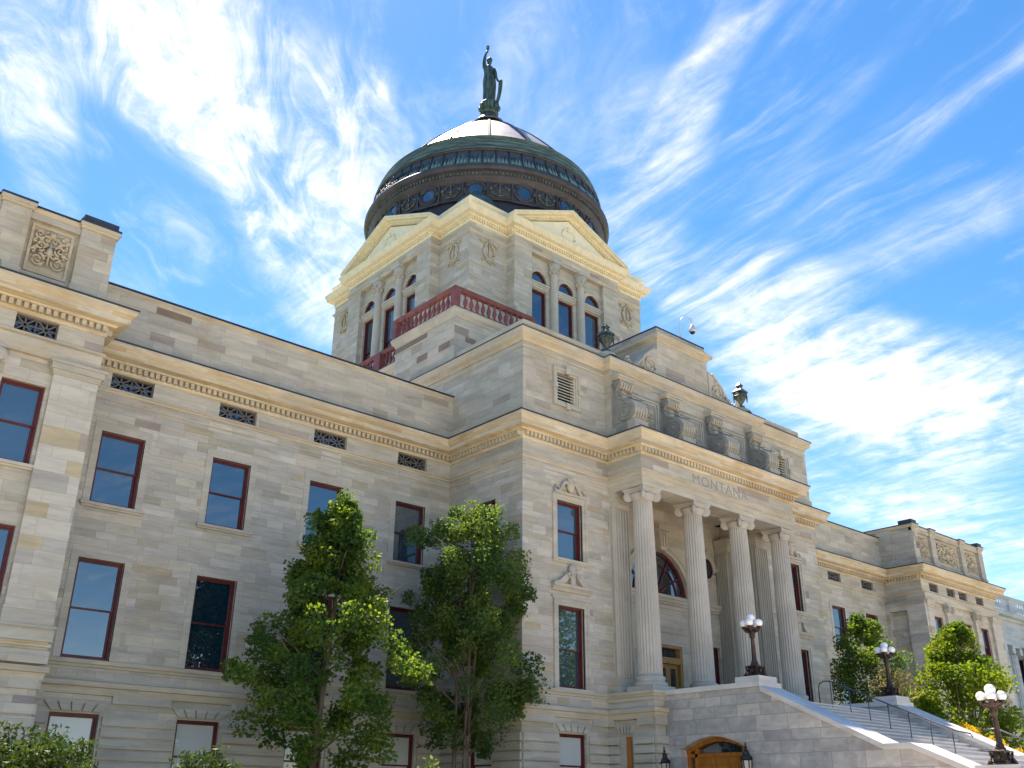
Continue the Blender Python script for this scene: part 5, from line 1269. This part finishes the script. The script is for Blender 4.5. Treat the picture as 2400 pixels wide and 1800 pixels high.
stairwall(NX0, NX1, True); stairwall(FX0, FX1, False)
b = MB(); nst = 12; rise = (3.0-ZL)/nst; run = (Y_TOP-Y_M1)/nst
b.box(NX1, FX0, Y_TOP, 20.12, GZ, 3.0)
for k in range(nst): b.box(NX1, FX0, Y_TOP-run*(k+1), Y_TOP-run*k-(0.0 if k == 0 else 0), GZ, 3.0-rise*(k+1)+.0) if k < nst-1 else None
b.box(NX1, FX0, Y_M0, Y_M1+run, GZ, ZL)
for k in range(18): b.box(NX1, FX0, Y_M0-run*(k+1), Y_M0-run*k, GZ, ZL-rise*(k+1))
b.build('steps', 'step_granite', sr)
b = MB()
for k in range(nst+18):
    if k < nst: y, z = Y_TOP-run*k, 3.0-rise*k
    else: y, z = Y_M0-run*(k-nst), ZL-rise*(k-nst)
    b.box(NX1+.01, FX0-.01, y-.03, y+.012, z-.04, z+.004)
b.build('step_nosing', 'granite_coping', sr)
# door in the stair wall
dr = MB(); x = NX0+.42
y0, y1, zs, zt = 17.25, 19.6, 1.62, 1.95
def arcz(y): return zs+(zt-zs)*math.sin(math.pi*min(1, max(0, (y-y0)/(y1-y0))))
fd = west(x+.0)
def dbox(mb, a0, a1, z0, z1, o0=-.02, o1=.12): fbox(mb, fd, a0, a1, o0, o1, z0, z1)
for k in range(16):
    ya, yb = y0+(y1-y0)*k/16, y0+(y1-y0)*(k+1)/16
    fprism(dr, fd, [(ya, arcz(ya)), (yb, arcz(yb)), (yb, arcz(yb)-.12), (ya, arcz(ya)-.12)], -.02, .14)
dbox(dr, y0, y0+.1, GZ, zs-.02); dbox(dr, y1-.1, y1, GZ, zs-.02); dbox(dr, y0+.28, y0+.38, GZ, 1.75); dbox(dr, y1-.38, y1-.28, GZ, 1.75)
dbox(dr, y0+.1, y1-.1, 1.42, 1.52); dbox(dr, y0+.38, y1-.38, 1.22, 1.42, -.02, .08)
do = dr.build('entrance_door_frame', 'oak', sr)
for a0, a1 in ((y0+.38, (y0+y1)/2), ((y0+y1)/2, y1-.38)):
    d_ = MB(); dbox(d_, a0+.005, a0+.13, GZ, 1.22, -.02, .06); dbox(d_, a1-.13, a1-.005, GZ, 1.22, -.02, .06); dbox(d_, a0+.13, a1-.13, 1.06, 1.22, -.02, .06); dbox(d_, a0+.13, a1-.13, GZ, -.3, -.02, .06); d_.build('door_leaf', 'oak', do)
    d_ = MB(); dbox(d_, a0+.13, a1-.13, -.3, 1.06, 0, .02); d_.build('pane', 'window_glass', do)
d_ = MB(); fprism(d_, fd, [(y0+.02, GZ), (y1-.02, GZ)] + [(y1-.02-(y1-y0-.04)*k/16, arcz(y1-.02-(y1-y0-.04)*k/16)-.02) for k in range(17)], -.04, -.03); d_.build('sidelight_glass', 'window_glass', do)
b = MB()
for k in range(16):
    ya, yb = y0-.06+(y1-y0+.12)*k/16, y0-.06+(y1-y0+.12)*(k+1)/16
    def az(y): return zs+.02+(zt-zs)*math.sin(math.pi*min(1, max(0, (y-y0+.06)/(y1-y0+.12))))
    fprism(b, west(NX0), [(ya, az(ya)), (yb, az(yb)), (yb+(yb-18.4)*.12, az(yb)+.30), (ya+(ya-18.4)*.12, az(ya)+.30)], -.01, .03)
b.build('arch_stones', 'granite', sr)

# handrails
hr = thing('handrail', 'long grey metal handrail running down the middle of the granite steps', 'handrail', (28, 15, 1.4))
b = MB(); hh = .70
b.tube([(28, 17.42, 3.0), (28, 17.42, 3.55), (28, 17.36, 3.66), (28, 17.24, 3.71), (28, 17.0, 3.0+hh), (28, Y_M1, ZL+hh), (28, 12.9, ZL+hh-.1), (28, 12.85, ZL+hh-.2)], .02, 8); b.build('rail', 'rail_metal', hr)
for k in range(7):
    y = 17.0-.6*k; zt_ = 3.0-(17.0-y)*(3.0-ZL)/(Y_TOP-Y_M1) if y > Y_M1 else ZL
    p_ = MB(); p_.tube([(28, y, zt_-.15), (28, y, zt_+hh)], .016, 8); p_.build('post', 'rail_metal', hr)
hr2 = thing('handrail', 'short lower handrail of grey metal beside the nearest globe lamp', 'handrail', (28, 11.5, .8))
b = MB(); b.tube([(28, 12.5, ZL+hh-.02), (28, 12.2, ZL+hh), (28, 9.0, ZL+hh-3.2*rise/run)], .02, 8); b.build('rail', 'rail_metal', hr2)
for k in range(4):
    y = 12.1-.9*k; z_ = ZL-(12.6-y)*rise/run; p_ = MB(); p_.tube([(28, y, z_-.15), (28, y, ZL+hh-(12.2-y)*rise/run)], .016, 8); p_.build('post', 'rail_metal', hr2)

# globe lamps
def lamp(loc, label):
    root = thing('street_lamp', label, 'lamp', loc, 'five-globe bronze lamps on the stair walls')
    x, y, z = loc
    b = MB()
    def sq(w0, z0, w1, z1):
        a = [(x+sx*w0, y+sy*w0, z+z0) for sx, sy in ((-1, -1), (1, -1), (1, 1), (-1, 1))]; c = [(x+sx*w1, y+sy*w1, z+z1) for sx, sy in ((-1, -1), (1, -1), (1, 1), (-1, 1))]
        for k in range(4): b.face([a[k], a[(k+1) % 4], c[(k+1) % 4], c[k]])
        b.face(a[::-1]); b.face(c)
    sq(.25, 0, .24, .03); sq(.21, .03, .15, .10); sq(.15, .10, .14, .28); sq(.20, .28, .20, .31); sq(.17, .31, .08, .35)
    for sx, sy in ((-1, -1), (1, -1), (1, 1), (-1, 1)):
        b.tube([(x+sx*.23, y+sy*.23, z+.02), (x+sx*.19, y+sy*.19, z+.08), (x+sx*.16, y+sy*.16, z+.18), (x+sx*.18, y+sy*.18, z+.29)], [.035, .05, .035, .03], 6); b.ball((x+sx*.22, y+sy*.22, z+.035), .04, 5)
    for a in range(4): b.ball((x+.16*math.cos(a*math.pi/2), y+.16*math.sin(a*math.pi/2), z+.19), .07, 5, .7, .7, 1.2)
    b.build('base', 'lamp_bronze', root)
    p_ = MB(); p_.lathe([(.12, z+.33), (.12, z+.37), (.09, z+.40), (.10, z+.43), (.075, z+.47), (.07, z+.5), (.055, z+1.08), (.065, z+1.1), (.09, z+1.13), (.08, z+1.17), (.09, z+1.21), (.075, z+1.25), (.10, z+1.28), (.19, z+1.33), (.22, z+1.37), (.19, z+1.385), (.03, z+1.39), (.025, z+1.46), (.05, z+1.5), (.03, z+1.53), (.06, z+1.56), (.01, z+1.56)], (x, y), 20); p_.build('post', 'lamp_bronze', root)
    r_ = .22
    for k in range(4):
        a = R(20+90*k); cx_, cy_ = x+r_*math.cos(a), y+r_*math.sin(a)
        ar_ = MB(); ar_.tube([(x+.06*math.cos(a), y+.06*math.sin(a), z+1.28), (x+.16*math.cos(a), y+.16*math.sin(a), z+1.30), (cx_, cy_, z+1.36), (cx_, cy_, z+1.41)], [.045, .04, .035, .05], 8); ar_.lathe([(.03, z+1.37), (.075, z+1.40), (.075, z+1.43), (.01, z+1.43)], (cx_, cy_), 12); ar_.build('arm', 'lamp_bronze', root)
        g = MB(); g.ball((cx_, cy_, z+1.52), .115, 12); g.build('globe', 'globe_glass', root)
    g = MB(); g.ball((x, y, z+1.67), .125, 12); g.build('globe', 'globe_glass', root)
lamp(((NX0+NX1)/2, 17.08, 3.5), 'bronze five-globe lamp on the near stair wall beside the portico columns')
lamp(((FX0+FX1)/2, 17.08, 3.5), 'bronze five-globe lamp on the far stair wall between two green trees')
lamp(((NX0+NX1)/2, 10.55, 1.0), 'bronze five-globe lamp at the foot of the stair, lowest and nearest')

# wall lanterns by the arched door
def lantern(y, label):
    root = thing('wall_lantern', label, 'lantern', (NX0-.2, y, 1.0), 'black lanterns beside the arched door'); x = NX0-.24
    b = MB(); b.lathe([(.01, .58), (.03, .62), (.02, .66), (.07, .72), (.10, .76), (.105, .80)], (x, y), 6, sm=False); b.lathe([(.15, 1.26), (.17, 1.30), (.16, 1.36), (.13, 1.38), (.09, 1.42), (.085, 1.48), (.05, 1.54), (.03, 1.56), (.045, 1.60), (.02, 1.64), (.025, 1.68), (.005, 1.74)], (x, y), 6, sm=False)
    for k in range(6): a = 2*math.pi*k/6; b.tube([(x+.10*math.cos(a), y+.10*math.sin(a), .79), (x+.145*math.cos(a), y+.145*math.sin(a), 1.28)], .014, 5)
    b.build('cage', 'lantern_black', root)
    g = MB(); g.lathe([(.092, .80), (.135, 1.27)], (x, y), 6, sm=False); g.build('glass', 'lantern_glass', root)
    c = MB(); c.box(NX0-.03, NX0, y-.07, y+.07, .70, .95); c.tube([(NX0-.02, y, .82), (x+.02, y, .70), (x, y, .64)], .025, 6); c.build('bracket', 'lantern_black', root)
lantern(20.02, 'black hexagonal lantern left of the arched oak door under the stair')
lantern(17.12, 'black hexagonal lantern right of the arched oak door under the stair')

# ------------------------------------------------------------------ neighbouring building
ea = thing('granite_building', 'blue-grey granite building with roof balustrade and ionic columns at the right edge', 'building', (68, 30, GZ))
b = MB(); fE = front(26.0)
b.box(57.4, 90, 26.9, 50, GZ, 11.4); fbox(b, fE, 57.4, 63.4, -1, 0, GZ, 9.6)
for k in range(6): fbox(b, fE, 63.4, 90, -1, 0, 9.55, 9.6) if k == 0 else None
fbox(b, fE, 57.4, 90, -1, 0, 9.6, 11.3); b.build('wall', 'pale_granite', ea)
b = MB(); b.sweep([(-.1, 11.0), (.1, 11.02), (.15, 11.15), (.45, 11.2), (.5, 11.4), (-.1, 11.45)], [(57.4, 26.0), (90, 26.0)]); b.sweep([(-.1, 10.1), (.05, 10.1), (.08, 10.2), (-.1, 10.22)], [(57.4, 26.0), (90, 26.0)]); fbox(b, fE, 57.4, 90, -.4, .1, 11.4, 11.62); fbox(b, fE, 57.4, 90, -.4, .15, 12.42, 12.6)
for k in range(9): fbox(b, fE, 57.4+3.6*k, 58.3+3.6*k, -.35, .08, 11.62, 12.42)
b.build('cornice', 'pale_granite', ea)
bl = MB(); bl.lathe([(.09, 0), (.05, .08), (.12, .3), (.04, .6), (.08, .8)], (0, 0), 8); meK = bl.mesh('baluster', 'pale_granite', (0, 0, 0), local=True)
for k in range(8):
    for j in range(8): put(meK, 'baluster', (58.6+3.6*k+j*.36, 26.12, 11.62), ea)
for x in (64.6, 67.4, 70.2): 
    sh2 = MB(); sh2.lathe([(.5, 1.5), (.48, 5), (.42, 9.0)], (x, 26.45), 40, sm=False, rf=lambda r, a, z: r*(1-.06*abs(math.sin(a*10)))); o = sh2.build('column', 'pale_granite', ea)
    c2 = MB(); c2.box(x-.6, x+.6, 25.95, 26.9, 9.42, 9.6)
    for sx in (-1, 1): c2.prism([(x+sx*.5+.24*math.cos(a), 25.92, 9.22+.24*math.sin(a)) for a in [2*math.pi*k/16 for k in range(16)]], (0, 1.0, 0))
    c2.build('capital', 'pale_granite', o)
b = MB(); b.box(63.5, 90, 26.86, 26.9, 1, 9.5); b.build('window_band', 'void_dark', ea)

# ------------------------------------------------------------------ vegetation
def leaves_mesh(name, P, size, mat, rng, elong=1.4, droop=.35):
    """P: (n,3) metres local; folded leaf quads"""
    n = len(P); d1 = rng.normal(size=(n, 3)); d1[:, 2] = d1[:, 2]*.6-droop; d1 /= np.linalg.norm(d1, axis=1)[:, None]
    d2 = rng.normal(size=(n, 3)); d2 -= (d2*d1).sum(1)[:, None]*d1; d2 /= np.linalg.norm(d2, axis=1)[:, None]
    s = size*rng.uniform(.6, 1.25, n)[:, None]
    V = np.empty((n, 4, 3)); V[:, 0] = P-d1*s*elong/2; V[:, 1] = P+d2*s/2; V[:, 2] = P+d1*s*elong/2; V[:, 3] = P-d2*s/2
    nrm = np.cross(d1, d2); V[:, 1] += nrm*s*.18; V[:, 3] += nrm*s*.18
    me = bpy.data.meshes.new(name); me.vertices.add(n*4); me.vertices.foreach_set('co', V.ravel())
    me.loops.add(n*4); me.loops.foreach_set('vertex_index', np.arange(n*4, dtype=np.int32)); me.polygons.add(n)
    me.polygons.foreach_set('loop_start', np.arange(0, n*4, 4, dtype=np.int32)); me.polygons.foreach_set('loop_total', np.full(n, 4, dtype=np.int32))
    me.materials.append(MATS[mat]); me.update()
    at = me.attributes.new('tone', 'FLOAT', 'FACE'); return me, at
def tree(name, label, cat, loc, env, mat, nleaf, leafsize, seed, trunks=1, zc0=1.0, group=None, lean=(0, 0), clumps=90, flare=1.0, trunk_r=.12, gap=.5):
    """env: [(z, radius)] in survey units above the eye line; loc ground point"""
    rng = np.random.default_rng(seed); rnd = random.Random(seed)
    root = thing(name, label, cat, (loc[0], loc[1], GZ), group); base = WLOC[root.name]
    zs = [e[0] for e in env]; rs = [e[1] for e in env]; z0, z1 = min(zs), max(zs)
    def rad(z, a): 
        r = np.interp(z, zs[::-1] if zs[0] > zs[-1] else zs, rs[::-1] if zs[0] > zs[-1] else rs)
        return r*(1+.20*math.sin(2*a+seed)+.22*math.sin(3*a+z*1.9+seed)+.22*math.sin(3.1*z+2*a+seed))
    wood = MB(); tips = []
    for tk in range(trunks):
        a = rnd.uniform(0, 6.28); off = .13*(tk > 0 or trunks > 1); bx, by = loc[0]+off*math.cos(a), loc[1]+off*math.sin(a)
        pts = []; rr = []; n = 9; tz = z1-.4-rnd.uniform(0, .8)*(tk > 0)
        for k in range(n):
            f = k/(n-1); pts.append((bx+lean[0]*f+.10*math.sin(f*4+seed+tk)+off*2.2*f*math.cos(a), by+lean[1]*f+.08*math.cos(f*5+seed)+off*2.2*f*math.sin(a), GZ+(tz-GZ)*f)); rr.append(max(.012, trunk_r*(1-f*.93)/(trunks**.4)))
        wood.tube(pts, rr, 8)
        nb = 16 if trunks == 1 else 9
        for j in range(nb):
            f = .28+.66*j/nb; i = int(f*(n-1)); p = Vector(pts[i]).lerp(Vector(pts[min(i+1, n-1)]), f*(n-1)-i)
            an = rnd.uniform(0, 6.28); L = rad(min(z1, p.z+.5), an)*.85; e = p+Vector((math.cos(an)*L, math.sin(an)*L, L*.55+.2)); mid = p.lerp(e, .5)+Vector((0, 0, .12))
            wood.tube([tuple(p), tuple(mid), tuple(e)], [.035*(1-f*.5), .022, .006], 6); tips.append(e)
    wood.build('trunk', 'bark', root)
    pts = []; tone = []
    for c in range(clumps):
        z = z0+(z1-z0)*(1-rng.beta(1.25, 1.5)); a = rng.uniform(0, 2*math.pi); q = rng.uniform(.25, 1.0)**.6; r = rad(z, a)*q
        cx_, cy_ = loc[0]+lean[0]*(z-GZ)/(z1-GZ)+r*math.cos(a), loc[1]+lean[1]*(z-GZ)/(z1-GZ)+r*math.sin(a)
        cr = rng.uniform(.22, .46)*(.6+.4*min(1.5, rad(z, a)))*gap*1.6; m_ = max(20, int(nleaf/clumps*rng.uniform(.4, 1.6)))
        # leaves hang in layered sprays
        lay = rng.integers(0, 4, m_); ang = rng.uniform(0, 2*math.pi, m_); rr = cr*np.sqrt(rng.uniform(0, 1, m_))
        x = cx_+rr*np.cos(ang)+rng.normal(0, .03, m_); y = cy_+rr*np.sin(ang)+rng.normal(0, .03, m_); zz_ = z+(lay-1.5)*cr*.42-rr*.35+rng.normal(0, .04, m_)
        pts.append(np.stack([x, y, zz_], 1)); tone.append(np.clip(rng.normal(rng.uniform(.15, .85), .15, m_), 0, 1))
    P = np.concatenate(pts)*S; P[:, 2] += EYE; P -= np.array(base); T = np.concatenate(tone)
    me, at = leaves_mesh('crown', P, leafsize, mat, rng); at.data.foreach_set('value', T.astype(np.float32))
    o = bpy.data.objects.new('crown', me); C.objects.link(o); o.parent = root
    return root
tree('maple_tree', 'tall slender maple in front of the wing, left of the other one', 'tree', (13.32, 22.5), [(7.80, 0.13), (7.22, 0.48), (6.58, 0.90), (5.84, 1.01), (5.20, 1.27), (4.46, 1.86), (3.61, 2.23), (2.76, 2.23), (2.02, 1.91), (1.38, 1.49), (0.96, 0.74)], 'leaf_green', 42000, .10, 11, 1, lean=(.15, 0), clumps=230, trunk_r=.13, gap=.5)
tree('maple_tree', 'columnar maple with several stems beside the pavilion corner', 'tree', (17.94, 22.5), [(8.44, 0.48), (7.96, 1.17), (7.22, 1.43), (6.16, 1.38), (5.09, 1.43), (4.03, 1.59), (3.18, 1.86), (2.55, 1.80), (1.91, 1.27), (1.43, 0.53)], 'leaf_dark', 42000, .09, 23, 4, lean=(.1, 0), clumps=230, trunk_r=.13, gap=.5)
tree('young_tree', 'slim dark green tree in front of the right wing, behind a globe lamp', 'tree', (39.6, 22.2), [(7.8, .2), (7.0, .8), (6.2, 1.3), (5.4, 1.6), (4.4, 1.9), (3.2, 1.9), (2.2, 1.5)], 'leaf_green', 14000, .11, 31, 2, clumps=110, trunk_r=.1, gap=.6)
tree('sunlit_tree', 'bright yellow-green sunlit tree beyond the far stair wall', 'tree', (37.3, 17.2), [(6.5, .2), (5.8, .7), (5.0, 1.3), (4.2, 1.9), (3.2, 2.5), (2.2, 2.9), (1.2, 2.8), (.3, 2.2)], 'leaf_bright', 24000, .12, 37, 3, clumps=170, trunk_r=.1, gap=.62)
# bare and tan-leaved bush between them
tree('dry_bush', 'thin tan-leaved bush beside the far globe lamp', 'bush', (36.2, 19.6), [(5.2, .2), (4.6, .7), (3.8, .9), (3.0, 1.0), (2.2, .8)], 'leaf_tan', 1500, .10, 41, 3, clumps=40, trunk_r=.06, gap=.7)
tw_ = thing('bare_branches', 'leafless reddish twigs leaning out right of the far globe lamp', 'branches', (36.9, 19.0, GZ)); b = MB(); rnd = random.Random(9)
def twig(p, d_, L, r, depth):
    q = p+d_*L; b.tube([tuple(p), tuple(p.lerp(q, .5)+Vector((rnd.uniform(-.05, .05),)*3)), tuple(q)], [r, r*.75, r*.45], 5, caps=False)
    if depth > 0:
        for k in range(3): twig(p.lerp(q, rnd.uniform(.45, 1)), (d_+Vector((rnd.uniform(-.7, .7), rnd.uniform(-.7, .7), rnd.uniform(-.3, .5)))).normalized(), L*.62, r*.55, depth-1)
b.tube([(36.9, 19.0, GZ), (36.7, 19.0, 1.0), (36.6, 19.0, 2.6)], [.06, .05, .04], 6)
for k in range(6): twig(Vector((36.6, 19.0, 1.6+.2*k)), Vector((.5+.15*k, -.5+.1*k, .4)).normalized(), 1.2, .03, 3)
b.build('twigs', 'bare_twig', tw_)
def shrub(name, label, c, rx, ry, h, mat, n, size, seed, group=None):
    root = thing(name, label, 'shrub', (c[0], c[1], GZ), group); base = WLOC[root.name]; rng = np.random.default_rng(seed); rnd = random.Random(seed)
    b = MB(); P = []; T = []
    for k in range(170):
        a = rnd.uniform(0, 6.28); q = math.sqrt(rnd.uniform(0, 1)); x, y = c[0]+rx*q*math.cos(a), c[1]+ry*q*math.sin(a); top = GZ+h*(1-.42*q*q)*rnd.uniform(.82, 1.1)
        b.tube([(c[0]+rx*.2*q*math.cos(a), c[1]+ry*.2*q*math.sin(a), GZ), (x, y, top)], [.02, .006], 5, caps=False)
        m_ = n//170; f = rng.uniform(.0, 1, m_)**.5; s_ = .12*(1-.45*f)
        P.append(np.stack([x+(rng.normal(0, 1, m_))*s_, y+rng.normal(0, 1, m_)*s_, GZ+.2+(top-GZ-.2)*f], 1)); T.append(np.clip(rng.normal(rnd.uniform(.2, .8), .2, m_), 0, 1))
    b.build('stems', 'bark', root)
    P = np.concatenate(P)*S; P[:, 2] += EYE; P -= np.array(base)
    me, at = leaves_mesh('foliage', P, size, mat, rng, 2.2, -.4); at.data.foreach_set('value', np.concatenate(T).astype(np.float32)); o = bpy.data.objects.new('foliage', me); C.objects.link(o); o.parent = root
p = (3.57, 11.98, 0.71); shrub('leafy_shrub', 'broad olive-green leafy shrub at the bottom left corner', (p[0], p[1]), 1.05, .9, p[2]-GZ, 'leaf_shrub', 50000, .042, 51, 'shrubs below the wing windows')
p = (6.13, 13.14, 0.64); shrub('leafy_shrub', 'low dark green shrub under the second basement window', (p[0], p[1]), .7, .6, p[2]-GZ, 'leaf_shrub', 26000, .045, 52, 'shrubs below the wing windows')
p = (12.01, 15.99, 0.69); shrub('leafy_shrub', 'small green shrub tip at the foot of the maples', (p[0], p[1]), .5, .5, p[2]-GZ+.1, 'leaf_dark', 3000, .06, 53, 'shrubs below the wing windows')
# yellow flowers behind the far stair wall
fl_ = thing('yellow_flowers', 'clump of yellow flowers showing over the far stair coping', 'flowers', (33.0, 14.6, GZ)); b = MB(); rng = np.random.default_rng(3); P = []
for k in range(26):
    x, y = 33.0+rng.uniform(-.25, .35), 14.7+rng.uniform(-.9, .9); top = 2.05+(y-14.7)*.45+rng.uniform(-.2, .25); b.tube([(x, y, GZ), (x, y, top)], [.012, .008], 4, caps=False)
    P.append(np.stack([x+rng.normal(0, .06, 60), y+rng.normal(0, .06, 60), top+rng.normal(0, .05, 60)], 1))
b.build('stems', 'leaf_green', fl_); P = np.concatenate(P)*S; P[:, 2] += EYE; P -= np.array(WLOC[fl_.name])
me, at = leaves_mesh('petals', P, .06, 'petal_yellow', rng, 1.2, 0); at.data.foreach_set('value', rng.uniform(0, 1, len(P)).astype(np.float32)); o = bpy.data.objects.new('petals', me); C.objects.link(o); o.parent = fl_
# trees across the lawn, seen only as reflections in the windows
tree('purple_tree', 'large purple-leaved tree on the lawn facing the capitol', 'tree', (28.5, -6.0), [(15, .5), (13, 2.5), (10, 4.2), (7, 4.6), (4, 3.8), (2, 2.0)], 'leaf_purple', 9000, .30, 61, 1, clumps=150, trunk_r=.3, gap=2.2)
tree('conifer_tree', 'dark green conifer on the lawn facing the pavilion', 'tree', (47.0, -5.0), [(15, .3), (11, 2.0), (7, 3.2), (3, 4.0), (1, 3.6)], 'leaf_dark', 9000, .30, 67, 1, clumps=130, trunk_r=.3, gap=2.2)
